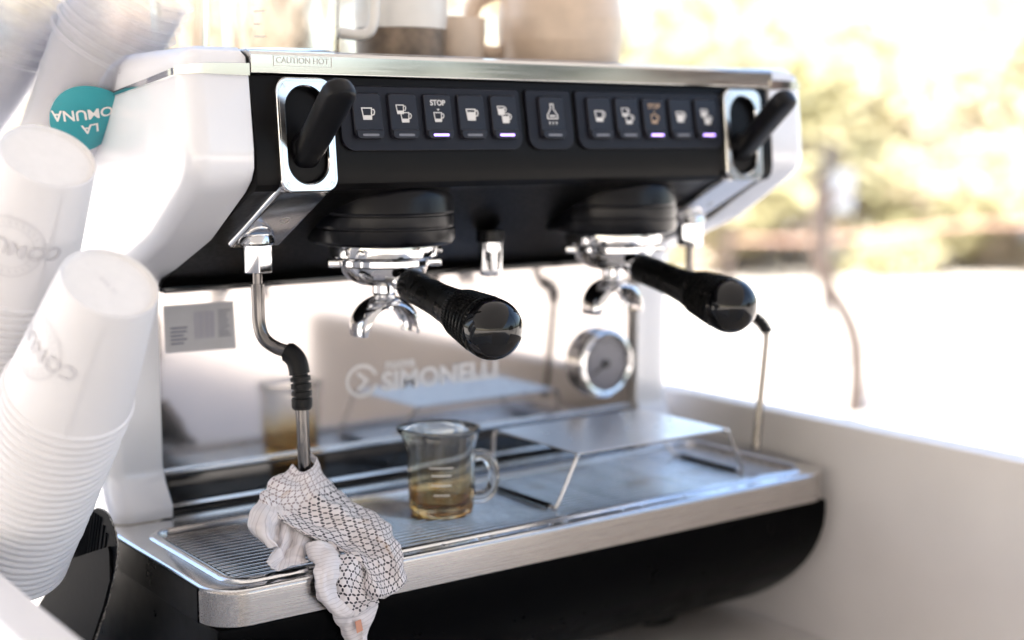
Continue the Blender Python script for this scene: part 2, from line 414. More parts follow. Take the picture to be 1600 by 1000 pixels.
# drip tray: rounded frame with recess
def ring_loop(cx, cy, hx, hy, r, N):
    P = []
    for k in range(N):
        a = 2 * math.pi * k / N; dx, dy = math.cos(a), math.sin(a)
        lo, hi = 0.0, 10.0
        for _ in range(40):
            t = (lo + hi) / 2; qx = max(abs(dx * t) - (hx - r), 0); qy = max(abs(dy * t) - (hy - r), 0)
            inside = (qx * qx + qy * qy) ** 0.5 < r if (qx > 0 and qy > 0) else (abs(dx * t) < hx and abs(dy * t) < hy)
            if inside: lo = t
            else: hi = t
        P.append((cx + dx * lo, cy + dy * lo))
    return P
def rect_loop(x0, x1, y0, y1, r, n=8): return rrect(x0, x1, y0, y1, r, n)
def loft(loops, close_last=False, close_first=False):
    n = len(loops[0]); V = [Vector(p) for lp in loops for p in lp]; F = []
    for i in range(len(loops) - 1):
        for k in range(n): F.append((i * n + k, i * n + (k + 1) % n, (i + 1) * n + (k + 1) % n, (i + 1) * n + k))
    if close_first: F.append(tuple(range(n - 1, -1, -1)))
    if close_last: F.append(tuple((len(loops) - 1) * n + k for k in range(n)))
    return V, F
TX0, TX1, TY0, TY1 = -0.0085, 0.760, 0.0, 0.283
GX0, GX1, GY0, GY1 = 0.024, 0.731, 0.026, 0.205
def tl(x0, x1, y0, y1, r, z): return [(a, b, z) for a, b in rrect(x0, x1, y0, y1, r, 8)]
def inset(e, z, r=None):
    return tl(TX0 + e, TX1 - e, TY0 + e, TY1, (0.034 - e, 0.034 - e, 0.004, 0.004), z)
def gin(e, z, r=0.012): return tl(GX0 + e, GX1 - e, GY0 + e, GY1 - e, max(0.002, r - e), z)
tray = part('drip_tray', fix(loft([inset(0.004, -0.033), inset(0.0, -0.0325), inset(0, -0.005), inset(0.0012, -0.0018), inset(0.004, 0.0),
    gin(-0.012, 0.0, 0.014), gin(-0.010, 0.0022, 0.014), gin(-0.006, 0.0034, 0.014), gin(-0.003, 0.0024, 0.014), gin(-0.001, -0.001, 0.014), gin(0, -0.006, 0.013), gin(0.001, -0.022, 0.013)], close_last=True, close_first=True)), 'tray_steel', smooth=40)
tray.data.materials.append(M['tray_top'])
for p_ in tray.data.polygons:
    if p_.normal.z > 0.6 and p_.center.z > -0.004: p_.material_index = 1  # upward faces take the steel with the light painted in
obj('grille_pan', box(GX0 + 0.003, GX1 - 0.003, GY0 + 0.003, GY1 - 0.003, -0.0215, -0.0195), 'recess_dark', tray)
NS = 19
sl_w = 0.0046
sl = None
for i in range(NS):
    y = GY0 + 0.006 + (GY1 - GY0 - 0.012) * i / (NS - 1)
    g = fix(prism([(-0.0022, -0.0085), (0.0022, -0.0085), (0.0022, -0.0022), (-0.0022, -0.0022)], GX0 + 0.0045, GX1 - 0.0045, YZ), 0.0010, 2)
    if sl is None:
        sl = obj('slat', g, 'slat_steel', tray, 40); sl.location = (0, y, 0)
    else:
        c = sl.copy(); COL.objects.link(c); c.parent = tray; c.location = (0, y, 0)
for k in range(4):
    x = GX0 + (GX1 - GX0) * (k + 1) / 5
    obj('cross_bar', box(x - 0.002, x + 0.002, GY0 + 0.003, GY1 - 0.003, -0.016, -0.0086), 'slat_steel', tray)
# side panels with chrome strips
prof = [(0.350, 0.0015), (0.350, 0.29), (0.347, 0.33), (0.333, 0.372), (0.300, 0.415), (0.262, 0.446), (0.238, 0.456), (0.215, 0.46), (0.075, 0.46), (0.060, 0.452), (0.055, 0.436), (0.0475, 0.372), (0.0475, 0.356), (0.053, 0.345), (0.066, 0.334), (0.141, 0.288), (0.225, 0.2545), (0.262, 0.243), (0.274, 0.234), (0.275, 0.05), (0.268, 0.034), (0.252, 0.014), (0.252, 0.0015)]
def side_panel(mirror):
    fx = (lambda x: 2 * XC - x) if mirror else (lambda x: x)
    g = prism(prof, 0.001, X0, YZ)
    bm = bmesh.new(); vs = [bm.verts.new(v) for v in g[0]]
    for f in g[1]: bm.faces.new([vs[i] for i in f])
    bmesh.ops.recalc_face_normals(bm, faces=bm.faces)
    es = [e for e in bm.edges if all(abs(v.co.x - 0.001) < 1e-6 for v in e.verts) and not all(v.co.z < 0.01 for v in e.verts)]
    bmesh.ops.bevel(bm, geom=es, offset=0.020, segments=6, profile=0.5, affect='EDGES', clamp_overlap=True)
    es = [e for e in bm.edges if all(abs(v.co.x - X0) < 1e-6 for v in e.verts)]
    bmesh.ops.bevel(bm, geom=es, offset=0.002, segments=2, profile=0.5, affect='EDGES', clamp_overlap=True)
    bm.verts.index_update()
    V = [Vector((fx(v.co.x), v.co.y, v.co.z)) for v in bm.verts]; F = [tuple(v.index for v in f.verts) for f in bm.faces]; bm.free()
    p = part('side_panel', fix((V, F)), 'white_enamel', smooth=50)
    # chrome strip: front, round the corner, then falling towards the back
    path = [(0.0605, 0.0545, 0.4405), (0.040, 0.0545, 0.4405), (0.024, 0.0548, 0.4405), (0.0145, 0.0565, 0.4402), (0.0065, 0.0615, 0.4395), (0.0018, 0.0690, 0.4385), (0.0002, 0.080, 0.437), (0.0002, 0.12, 0.4325), (0.0002, 0.18, 0.426), (0.0002, 0.23, 0.4205)]
    P = spline(path, 6); lo = []
    for i, q in enumerate(P):
        t = (P[min(i + 1, len(P) - 1)] - P[max(i - 1, 0)]).normalized(); nn = Vector((-t.y, t.x, 0)) * -1
        nn = Vector((t.y, -t.x, 0)).normalized() * -1
        w = 0.0062 - 0.0035 * i / len(P)
        lo.append([q + nn * -0.004 + Vector((0, 0, w)), q + nn * 0.0016 + Vector((0, 0, w - 0.001)), q + nn * 0.0016 - Vector((0, 0, w - 0.001)), q + nn * -0.004 - Vector((0, 0, w))])
    V, F = loft(lo, True, True)
    V = [Vector((fx(v.x), v.y, v.z)) for v in V]
    obj('chrome_strip', fix((V, F)), 'chrome', p, 50)
    return p
side_panel(False); side_panel(True)
# black upper body, underside slope
body = [(0.0585, 0.4365), (0.0520, 0.405), (0.0470, 0.372), (0.0452, 0.352), (0.0468, 0.341), (0.052, 0.3355), (0.066, 0.331), (0.14, 0.2935), (0.20, 0.2655), (0.262, 0.2405), (0.272, 0.232), (0.335, 0.232), (0.335, 0.4365)]
part('front_panel', fix(prism(body, X0 + 0.0006, X1 - 0.0006, YZ), 0.0015, 2, ang=40), 'black_panel', smooth=25)
part('underside_trim', fix(box(X0 + 0.002, X1 - 0.002, 0.262, 0.2815, 0.2275, 0.2335), 0.001, 2), 'black_gloss')
# top bar
bar = [(0.0535, 0.4375), (0.0537, 0.4535), (0.0565, 0.4565), (0.064, 0.4578), (0.335, 0.4578), (0.335, 0.4375)]
tb = part('top_bar', fix(prism(bar, X0 + 0.001, X1 + 0.004, YZ), 0.0008, 2, ang=60), 'bar_steel', smooth=30)
part('cup_rail', fix(join(box(X0 + 0.02, X1 - 0.02, 0.10, 0.334, 0.4585, 0.461)), 0.001), 'tray_steel')
BAR = lambda a, b, d: Vector((a, 0.0536 + b * 0.012 - d, 0.4455 + b))
txt = text2d('CAUTION HOT', 0.0075)
obj('lettering', mapped(txt, lambda a, b, d: BAR(0.112 + a, 0.0035 + b, d), 0.0004), 'etch_grey', tb, 0)
obj('lettering_frame', stroke([(0.0835, -0.0012), (0.1405, -0.0012), (0.1405, 0.0074), (0.0835, 0.0074)], 0.0003, lambda a, b, d: BAR(a, b, d + 0.0003), True), 'etch_grey', tb, 0)
# mirror backsplash, trims
BY = 0.2845
mir = part('backsplash', fix(box(X0 - 0.0, X1 + 0.02, BY, BY + 0.006, 0.042, 0.2325), 0.0005), 'mirror_steel', smooth=0)
part('backsplash_trim', fix(box(X0 + 0.001, X1 + 0.018, BY - 0.006, BY - 0.0003, 0.0375, 0.0425), 0.0012, 3), 'chrome')
part('lip', fix(prism([(0.282, 0.0372), (0.2795, 0.036), (0.2775, 0.010), (0.281, 0.008), (0.29, 0.008), (0.29, 0.0372)], X0 + 0.001, X1 + 0.018, YZ), 0.001, 2), 'black_gloss')
part('lip_trim', fix(box(X0 + 0.001, X1 + 0.018, 0.2715, 0.2772, 0.0055, 0.0095), 0.001, 2), 'chrome')
part('tray_ledge', fix(box(X0 + 0.001, X1 + 0.018, 0.2745, 0.29, 0.0005, 0.005), 0.0005), 'black_panel')
# lettering on the mirror
MF = lambda a, b, d: Vector((a, BY - d, b))
em = text2d('SIMONELLI', 0.030, 0.0010, spacing=1.0)
w_ = max(v.x for v in em[0]) - min(v.x for v in em[0])
sx = 0.160 / w_
obj('lettering', mapped(([Vector((v.x * sx, v.y, 0)) for v in em[0]], em[1]), lambda a, b, d: MF(0.406 + a, 0.107 + b, d), 0.0005), 'letter_steel', mir, 0)
em = text2d('nuova', 0.0165, 0.0005)
obj('lettering', mapped(em, lambda a, b, d: MF(0.350 + a, 0.1275 + b, d), 0.0005), 'letter_steel', mir, 0)
ar = [(0.300 + 0.019 * math.cos(R(a)), 0.112 + 0.017 * math.sin(R(a))) for a in range(20, 341, 16)]
obj('emblem', join(stroke(ar, 0.004, lambda a, b, d: MF(a, b, d + 0.0003)), stroke([(0.294, 0.102), (0.306, 0.112), (0.294, 0.121)], 0.004, lambda a, b, d: MF(a, b, d + 0.0003))), 'letter_steel', mir, 0)
# rating label's reflection, built as a sticker (its square code is left out)
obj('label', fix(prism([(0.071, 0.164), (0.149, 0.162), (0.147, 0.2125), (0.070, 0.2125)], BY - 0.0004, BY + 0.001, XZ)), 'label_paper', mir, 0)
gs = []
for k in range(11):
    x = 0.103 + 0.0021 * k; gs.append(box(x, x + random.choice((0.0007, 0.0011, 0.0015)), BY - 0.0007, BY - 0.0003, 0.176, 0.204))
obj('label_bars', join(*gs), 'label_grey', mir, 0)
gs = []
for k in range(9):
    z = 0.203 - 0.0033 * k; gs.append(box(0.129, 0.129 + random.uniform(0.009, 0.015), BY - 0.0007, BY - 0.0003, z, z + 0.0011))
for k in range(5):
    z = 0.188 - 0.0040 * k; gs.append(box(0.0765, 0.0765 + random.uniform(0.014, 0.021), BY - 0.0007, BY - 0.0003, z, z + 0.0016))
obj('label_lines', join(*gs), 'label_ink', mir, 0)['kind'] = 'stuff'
# pressure gauge
gm = basis((0, -1, 0), (0.643, BY - 0.0003, 0.101))
gg = part('pressure_gauge', xform(lathe([(0.043, 0.0), (0.0435, 0.010), (0.042, 0.015), (0.0385, 0.0165), (0.035, 0.0155), (0.0335, 0.012), (0.0335, 0.0115)], 56), gm), 'chrome')
obj('dial', xform(lathe([(0.0333, 0.0117), (0.0333, 0.0125)], 48), gm), 'dial_face', gg, 0)
tk = []
for k in range(25):
    a = R(-220 + 260 * k / 24 + 180); r0 = 0.0245 if k % 4 == 0 else 0.027
    c_, s_ = math.cos(a), math.sin(a)
    tk.append(stroke([(c_ * r0, s_ * r0), (c_ * 0.0305, s_ * 0.0305)], 0.0009, lambda x, y, d: gm @ Vector((x, y, 0.0126 + d))))
obj('dial_ticks', join(*tk), 'letter_black', gg, 0)
obj('needle', stroke([(0.004, 0.002), (-0.021, -0.012)], 0.0022, lambda x, y, d: gm @ Vector((x, y, 0.0136 + d)), h=0.0008), 'letter_black', gg, 0)
obj('needle_hub', xform(lathe([(0.005, 0.0126), (0.005, 0.0155), (0.003, 0.0165)], 20), gm), 'letter_black', gg)

# panel frame for keypads: (x, z) -> point on the slightly tilted black face, d metres proud
def PF(a, b, d):
    t = (b - 0.372) / (0.4365 - 0.372)
    y = 0.0470 + (0.0585 - 0.0470) * t
    return Vector((a, y - d * 0.985, b - d * 0.17 * 0 + d * -0.10))
def keypad(x0, x1, centers, lit, icons, amber=()):
    poly = rrect(x0, x1, 0.3705, 0.4290, (0.013, 0.013, 0.004, 0.004), 6)
    part('keypad', fix(prism(poly, -0.001, 0.0042, PF), 0.0012, 2, ang=50), 'pad_black', smooth=40)
    for i, cx in enumerate(centers):
        poly = rrect(cx - 0.0152, cx + 0.0152, 0.3815, 0.4232, (0.0055, 0.0055, 0.0035, 0.0035), 5)
        n = len(poly)
        def sc_(k, z0=0.4024): return [(cx + (a - cx) * k, z0 + (b - z0) * (1 - (1 - k) * 0.7)) for a, b in poly]
        def hgt(b): return 0.0075 + (0.0022 if b < 0.3895 else 0)      # the lower lip stands proud
        lo = [[PF(a, b, 0.0035) for a, b in poly], [PF(a, b, 0.0066) for a, b in poly], [PF(a, b, 0.0078) for a, b in sc_(0.95)]]
        V, F = loft(lo)
        V = list(V); top = [PF(a, b, 0.0079) for a, b in sc_(0.93)]; k0 = len(V); V += top
        F += [(k0 - n + k, k0 - n + (k + 1) % n, k0 + (k + 1) % n, k0 + k) for k in range(n)] + [tuple(k0 + k for k in range(n))]
        btn = part('button', fix((V, F)), 'button_black', smooth=40)
        lip = rrect(cx - 0.0142, cx + 0.0142, 0.3822, 0.3902, (0.0045, 0.0045, 0.001, 0.001), 4)
        obj('button_lip', fix(prism(lip, 0.0070, 0.0098, PF), 0.0010, 2, ang=40), 'button_black', btn, 40)
        obj('indicator_light', fix(prism(rrect(cx - 0.0085, cx + 0.0085, 0.38455, 0.38665, 0.0009, 3), 0.0092, 0.0101, PF)), 'led_on' if i in lit else 'led_off', btn)
        obj('icon', icons[i](cx, 0.4045, lambda a, b, d: PF(a, b, d + 0.0080)), 'icon_amber' if i in amber else 'icon_print', btn, 0)
def cup_icon(s=1.0, fill=0.45):
    def f(cx, cz, fr):
        q = lambda pts: [(cx + a * s, cz + b * s) for a, b in pts]
        out = stroke(q([(-0.0062, 0.0050), (0.0040, 0.0050), (0.0030, -0.0050), (-0.0050, -0.0050)]), 0.0011 * s, fr, True)
        hd = stroke(q([(0.0040, 0.0035), (0.0062, 0.0038), (0.0070, 0.0018), (0.0060, -0.0008), (0.0036, -0.0014)]), 0.0010 * s, fr)
        yt = -0.0050 + 0.010 * fill
        fl = prism(q([(-0.0046, -0.0044), (0.0026, -0.0044), (0.0030, yt), (-0.0050, yt)]), 0, 0.0003, fr)
        return join(out, hd, fl)
    return f
def double_icon(fill):
    a, b_ = cup_icon(0.78, fill), cup_icon(0.85, fill)
    return lambda cx, cz, fr: join(a(cx - 0.0028, cz + 0.0042, fr), b_(cx + 0.0018, cz - 0.0030, lambda p, q, d: fr(p, q, d + 0.0002)))
def stop_icon(cx, cz, fr):
    t = text2d('STOP', 0.0070, 0.0002)
    return join(mapped(t, lambda a, b, d: fr(cx + a, cz + 0.0105 + b, d), 0.0003), prism([(cx - 0.0016, cz + 0.0050), (cx + 0.0016, cz + 0.0050), (cx, cz + 0.0032)], 0, 0.0003, fr), cup_icon(0.82, 0.3)(cx, cz - 0.0025, fr))
def kettle_icon(cx, cz, fr):
    q = lambda pts: [(cx + a, cz + b) for a, b in pts]
    out = stroke(q([(-0.0018, 0.0112), (0.0018, 0.0112), (0.0018, 0.0065), (0.0062, 0.0005), (0.0062, -0.0030), (-0.0062, -0.0030), (-0.0062, 0.0005), (-0.0018, 0.0065)]), 0.0011, fr, True)
    dr = [prism(q([(x - 0.001, -0.0062), (x + 0.001, -0.0062), (x, -0.0092)]), 0, 0.0003, fr) for x in (-0.0042, 0, 0.0042)]
    bar_ = prism(q([(-0.0035, -0.0012), (0.0035, -0.0012), (0.0035, 0.0004), (-0.0035, 0.0004)]), 0, 0.0003, fr)
    return join(out, bar_, *dr)
ic = [cup_icon(1.0, 0.35), double_icon(0.35), stop_icon, cup_icon(1.0, 0.75), double_icon(0.75)]
keypad(0.1455, 0.3465, [0.1725 + 0.0380 * k for k in range(5)], (2, 4), ic)
keypad(0.3545, 0.4105, [0.3830], (), [kettle_icon])
keypad(0.4170, 0.6180, [0.4440 + 0.0370 * k for k in range(5)], (2, 4), ic, amber=(2,))

# steam taps: chrome cover with slot, wedge below, lever
def steam_tap(xc, mirror):
    cx = xc
    def TF(a, b, d):
        t = (b - 0.335) / 0.10
        return Vector((cx + a, 0.0385 + 0.0095 * t - d, b))
    N = 240
    cz = 0.3845; hx, hz = 0.0285, 0.0500
    outer = ring_loop(0, cz, hx, hz, 0.012, N); outer2 = ring_loop(0, cz, hx - 0.0012, hz - 0.0012, 0.011, N)
    inner = ring_loop(0, cz, 0.0195, 0.0425, 0.01945, N); inner2 = ring_loop(0, cz, 0.0207, 0.0437, 0.0206, N)
    m3 = lambda lp, d: [TF(a, b, d) for a, b in lp]
    cov = part('tap_cover', fix(loft([m3(outer, -0.011), m3(outer, -0.0015), m3(outer2, 0.0), m3(inner2, 0.0), m3(inner, -0.0012), m3(inner, -0.011)])), 'plate_chrome', smooth=40)
    # faint edge line and corner marks on the plate
    ln = ring_loop(0, cz, hx - 0.003, hz - 0.003, 0.0095, N)
    obj('plate_line', stroke(ln, 0.0003, lambda a, b, d: TF(a, b, d), True, 0.0002), 'etch_grey', cov, 0)
    mk = []
    for sx_, sz_ in ((-1, 1), (-1, -1), (1, -1)):
        mk.append(stroke([(sx_ * 0.0215 - 0.002, cz + sz_ * 0.0425 - 0.002), (sx_ * 0.0215, cz + sz_ * 0.0425 + 0.002), (sx_ * 0.0215 + 0.002, cz + sz_ * 0.0425 - 0.001)], 0.0004, lambda a, b, d: TF(a, b, d), False, 0.0002))
    obj('plate_marks', join(*mk), 'etch_grey', cov, 0)
    obj('slot_well', fix(loft([m3(ring_loop(0, cz, 0.0193, 0.0423, 0.0192, 48), -0.002), m3(ring_loop(0, cz, 0.0185, 0.0415, 0.0184, 48), -0.0105)], close_last=True)), 'lever_black', cov, 40)
    # wedge going down and back to the wand joint
    wd = [(0.0505, 0.350), (0.0480, 0.3375), (0.0500, 0.3335), (0.152, 0.2795), (0.158, 0.281), (0.158, 0.300), (0.075, 0.350)]
    wg = fix(prism(wd, cx - 0.0275, cx + 0.0275, YZ), 0.005, 3, pick=lambda e: abs(e.verts[0].co.x - e.verts[1].co.x) < 1e-6 and max(v.co.z for v in e.verts) < 0.345)
    wgo = obj('wedge', wg, 'chrome', cov, 40)
    # small embossed mark on the wedge underside
    sl_ = Vector((0, 0.152 - 0.05, 0.2795 - 0.3335)).normalized(); nn = Vector((0, sl_.z, -sl_.y))
    WF = lambda a, b, d: Vector((cx + a, 0.05, 0.3335)) + sl_ * b + nn * (d + 0.0001)
    mk = [stroke([(0.006 + 0.0045 * math.cos(R(a)), 0.058 + 0.0045 * math.sin(R(a))) for a in range(a0, a0 + 130, 13)], 0.0007, WF) for a0 in (20, 200)]
    obj('tap_symbol', join(*mk), 'etch_grey', cov, 0)
    # lever
    A = Vector((cx, 0.052, 0.362)); B = Vector((cx, -0.022, 0.4265))
    d = (B - A).normalized(); side = Vector((1, 0, 0)); nrm = side.cross(d)
    L = (B - A).length; lo = []
    S = [(-0.012, 0.6), (0.0, 0.85), (0.02, 0.95), (0.05, 1.0), (0.075, 1.05), (0.088, 1.04), (0.0935, 0.92), (0.0965, 0.7), (0.098, 0.4), (0.0983, 0.05)]
    for s, k in S:
        lp = []
        for q in range(28):
            a = 2 * math.pi * q / 28; ca, sa = math.cos(a), math.sin(a)
            e = 0.62
            px = math.copysign(abs(ca) ** e, ca) * 0.0142 * k; pz = math.copysign(abs(sa) ** e, sa) * 0.0098 * (0.55 + 0.45 * k)
            lp.append(A + d * s * (L / 0.0983) + side * px + nrm * pz)
        lo.append(lp)
    lv = part('steam_lever', fix(loft(lo, True, True)), 'lever_black', smooth=50)
    obj('pivot_ball', sphere((cx, 0.050, 0.372), 0.0155), 'lever_black', lv)
XL = 0.110
steam_tap(XL, False); steam_tap(2 * XC - XL, True)

# group heads
GCX = (0.2325, 0.5255); GCY = 0.12
for gx in GCX:
    T = Matrix.Translation((gx, GCY, 0))
    # broad cap that leans forward out of the sloping underside
    lo = []
    for z, r in ((0.340, 0.0560), (0.337, 0.0620), (0.332, 0.0660), (0.325, 0.0682), (0.3115, 0.0695), (0.3105, 0.0687), (0.3085, 0.0687), (0.3075, 0.0698), (0.2985, 0.0700), (0.2975, 0.0692), (0.2955, 0.0692), (0.2945, 0.0702), (0.284, 0.0696), (0.2805, 0.0675), (0.279, 0.0640), (0.279, 0.040)):
        lo.append([(gx + r * math.cos(a), GCY + r * math.sin(a) * (1.0 if math.sin(a) < 0 else 1.35), z) for a in (2 * math.pi * k / 64 for k in range(64))])
    gh = part('group_head', fix(loft(lo, True, True)), 'group_black', smooth=40)
    obj('group_collar', xform(lathe([(0.046, 0.279), (0.053, 0.2785), (0.0535, 0.274), (0.053, 0.268), (0.0515, 0.2665), (0.044, 0.2665)], 64), T), 'chrome', gh)
    for k in range(2):
        a = R(215 + 115 * k); 
        obj('collar_screw', xform(lathe([(0.0035, 0), (0.0035, 0.003), (0.002, 0.004)], 12), basis((math.cos(a), math.sin(a), 0), (gx + 0.053 * math.cos(a), GCY + 0.053 * math.sin(a), 0.2725))), 'chrome', gh)
# hot water spout
sp_ = part('water_spout', xform(lathe([(0.015, 0.031), (0.0155, 0.020), (0.0145, 0.0185)], 28), Matrix.Translation((0.3815, 0.15, 0.2535))), 'group_black')
obj('nozzle', xform(lathe([(0.0125, 0.020), (0.0128, 0.010), (0.0125, -0.012), (0.0115, -0.0165), (0.0095, -0.0175), (0.0085, -0.012)], 28), Matrix.Translation((0.3815, 0.15, 0.2535))), 'chrome', sp_)
# maker's name moulded on the underside, between the groups
em = text2d('SIMONELLI', 0.011)
UF = lambda a, b, d: Vector((a, 0.14, 0.2935)) + Vector((0, -0.893, 0.451)) * b + Vector((0, -0.451, -0.893)) * d
part('moulded_name', mapped(em, lambda a, b, d: UF(0.385 + a, 0.028 + b, d), 0.0005), 'pad_black', smooth=0)

# steam wands
def wand(name, joint, path, g0, g1, rad=0.0062):
    w = part('steam_wand', xform(lathe([(0.0150, 0.0085), (0.0168, 0.006), (0.0172, 0.0), (0.0150, -0.002)], 32), Matrix.Translation(Vector(joint) + Vector((0, 0, 0.0065)))), 'chrome')
    hexp = [(0.0150 * math.cos(R(60 * k + 12)), 0.0150 * math.sin(R(60 * k + 12))) for k in range(6)]
    obj('nut', fix(xform(prism(hexp, -0.0215, 0.005, XY), Matrix.Translation(Vector(joint))), 0.0012, 2), 'chrome', w, 30)
    P = spline(path, 10)
    obj('neck', tube([Vector(joint) + Vector((0, 0, -0.02)), Vector(joint) + Vector((0, 0, -0.034))], 0.0046, 18), 'wand_steel', w)
    obj('pipe', tube(P, rad, 20), 'wand_steel', w, 50)
    i0, i1 = int(g0 * (len(P) - 1)), int(g1 * (len(P) - 1))
    seg = P[i0:i1 + 1]; dense = []
    for i in range(len(seg) - 1):
        for k in range(4): dense.append(seg[i].lerp(seg[i + 1], k / 4))
    dense.append(seg[-1]); rads = []
    nd = len(dense)
    for i in range(nd):
        t = i / (nd - 1); r = rad + 0.0036
        for gpos in (0.52, 0.63, 0.74, 0.84):
            if abs(t - gpos) < 0.018: r -= 0.0022
        if t < 0.03 or t > 0.985: r -= 0.0012
        rads.append(r)
    obj('grip', tube(dense, rads, 24), 'rubber', w, 50)
    return w
#WANDS
LJ = (0.1030, 0.135, 0.2780)
wand('l', LJ, [(0.1030, 0.135, 0.2455), (0.1032, 0.135, 0.228), (0.1035, 0.134, 0.207), (0.1065, 0.130, 0.1935), (0.1145, 0.122, 0.1855), (0.1225, 0.113, 0.1815), (0.1275, 0.107, 0.174), (0.1295, 0.104, 0.160), (0.1300, 0.1025, 0.145), (0.1300, 0.102, 0.128), (0.1302, 0.101, 0.100), (0.1305, 0.100, 0.060)], 0.44, 0.82)
RJ = (2 * XC - 0.1030, 0.135, 0.2780)
wand('r', RJ, [(0.6550, 0.135, 0.2455), (0.6553, 0.135, 0.228), (0.658, 0.133, 0.207), (0.668, 0.126, 0.193), (0.688, 0.113, 0.184), (0.708, 0.098, 0.178), (0.721, 0.088, 0.170), (0.7275, 0.082, 0.160), (0.7285, 0.080, 0.148), (0.7260, 0.080, 0.120), (0.7215, 0.080, 0.080), (0.7170, 0.079, 0.046), (0.7135, 0.078, 0.018)], 0.30, 0.64, 0.0048)

# ------------------------------------------------------------------ portafilters
def portafilter(gx, label):
    t = thing('portafilter', label, 'portafilter', (gx, GCY, 0.235), 'portafilters locked into the two groups')
    T = Matrix.Translation((gx, GCY, 0))
    obj('basket_holder', xform(lathe([(0.0450, 0.2662), (0.0470, 0.2640), (0.0470, 0.2590), (0.0430, 0.2570), (0.0410, 0.2510), (0.0350, 0.2440), (0.0250, 0.2395), (0.0130, 0.2375)], 56), T), 'chrome', t)
    # lugs
    for k in range(2):
        a = R(155 + 180 * k); c_ = Vector((gx + 0.048 * math.cos(a), GCY + 0.048 * math.sin(a), 0.2605))
        q = Matrix.Translation(c_) @ Matrix.Rotation(a, 4, 'Z')
        obj('lug', fix(xform(box(-0.005, 0.0075, -0.012, 0.012, -0.0035, 0.0035), q), 0.0015, 2), 'chrome', t)
    A = Vector((gx, GCY, 0.2525)); d = Vector((0, -0.144, -0.030)).normalized()
    # neck
    mN = basis(d, A)
    mH = mN @ Matrix.Translation((0, 0, 0.044)) @ Matrix.Diagonal((1.06, 1.06, 1.125, 1)) @ Matrix.Translation((0, 0, -0.044))
    obj('neck', xform(lathe([(0.011, 0.028), (0.0115, 0.036), (0.0085, 0.041), (0.0078, 0.046), (0.0095, 0.050), (0.0098, 0.056)], 28), mN), 'chrome', t)
    h = obj('handle', xform(lathe([(0.0105, 0.0465), (0.0140, 0.0475), (0.0152, 0.0505), (0.0150, 0.056), (0.0148, 0.075), (0.0152, 0.095), (0.0168, 0.112), (0.0190, 0.124), (0.0196, 0.126)], 40), mH), 'handle_black', t, 50)
    # ribbed grip band: many fine longitudinal teeth
    n_ = 96; lo = []
    for s, r in ((0.1255, 0.0196), (0.129, 0.0206), (0.140, 0.0222), (0.152, 0.0238), (0.164, 0.0252), (0.1665, 0.0252)):
        lo.append([mH @ Vector(((r + (0.00035 if k % 2 else -0.00035)) * math.cos(2 * math.pi * k / n_), (r + (0.00035 if k % 2 else -0.00035)) * math.sin(2 * math.pi * k / n_), s)) for k in range(n_)])
    gb = obj('grip_band', fix(loft(lo)), 'handle_black', t, 10)
    gr = []
    for s, r in ((0.133, 0.0212), (0.1385, 0.0220), (0.144, 0.0227), (0.1495, 0.0235), (0.155, 0.0242), (0.1605, 0.0249)):
        gr.append(olathe([(r - 0.0012, s - 0.0015), (r + 0.0009, s - 0.0007), (r + 0.0009, s + 0.0007), (r - 0.0012, s + 0.0015)], 72))
    obj('grip_rings', xform(join(*gr), mH), 'handle_black', gb, 40)
    pr = [(0.0256, 0.1660), (0.0262, 0.1675), (0.0262, 0.172)]
    for k in range(1, 13):
        a = R(90 * k / 12); pr.append((max(1e-5, 0.0262 * math.cos(a)), 0.172 + 0.0235 * math.sin(a)))
    obj('end_cap', xform(lathe(pr, 56), mH), 'ball_gloss', t, 60)
    # double spout: boss, two arms curving out and down
    obj('boss', xform(lathe([(0.0128, 0.2395), (0.0130, 0.231), (0.0105, 0.228), (0.0105, 0.222), (0.0118, 0.221), (0.0118, 0.2155), (0.0095, 0.2145)], 32), T), 'chrome', t)
    # open channel: crescent across the group, hollow underneath
    lo = []
    n_s = 25
    for i in range(n_s):
        u = -1 + 2 * i / (n_s - 1); a = u * R(92)
        cxx = gx + 0.0325 * math.sin(a); czz = 0.1905 + 0.0330 * math.cos(a)
        tdir = Vector((math.cos(a), 0, -math.sin(a))); nd_ = Vector((math.sin(a), 0, math.cos(a)))
        wv = 0.0205 * (1 - 0.22 * abs(u) ** 3); hv = 0.0095 * (1 - 0.35 * abs(u) ** 3)
        lp = []
        for q in range(9):
            b_ = R(-90 + 180 * q / 8); lp.append(Vector((cxx, GCY, czz)) + Vector((0, 1, 0)) * wv * math.sin(b_) + nd_ * (hv * math.cos(b_) - 0.004))
        for q in range(9):
            b_ = R(90 - 180 * q / 8); lp.append(Vector((cxx, GCY, czz)) + Vector((0, 1, 0)) * (wv - 0.0016) * math.sin(b_) + nd_ * ((hv - 0.0016) * math.cos(b_) - 0.0048))
        lo.append(lp)
    obj('spout', fix(loft(lo, True, True)), 'chrome', t, 50)
    return t
portafilter(GCX[0], 'black-handled chrome portafilter in the nearer group, left of the water spout')
portafilter(GCX[1], 'black-handled chrome portafilter in the farther group, above the cup stand')

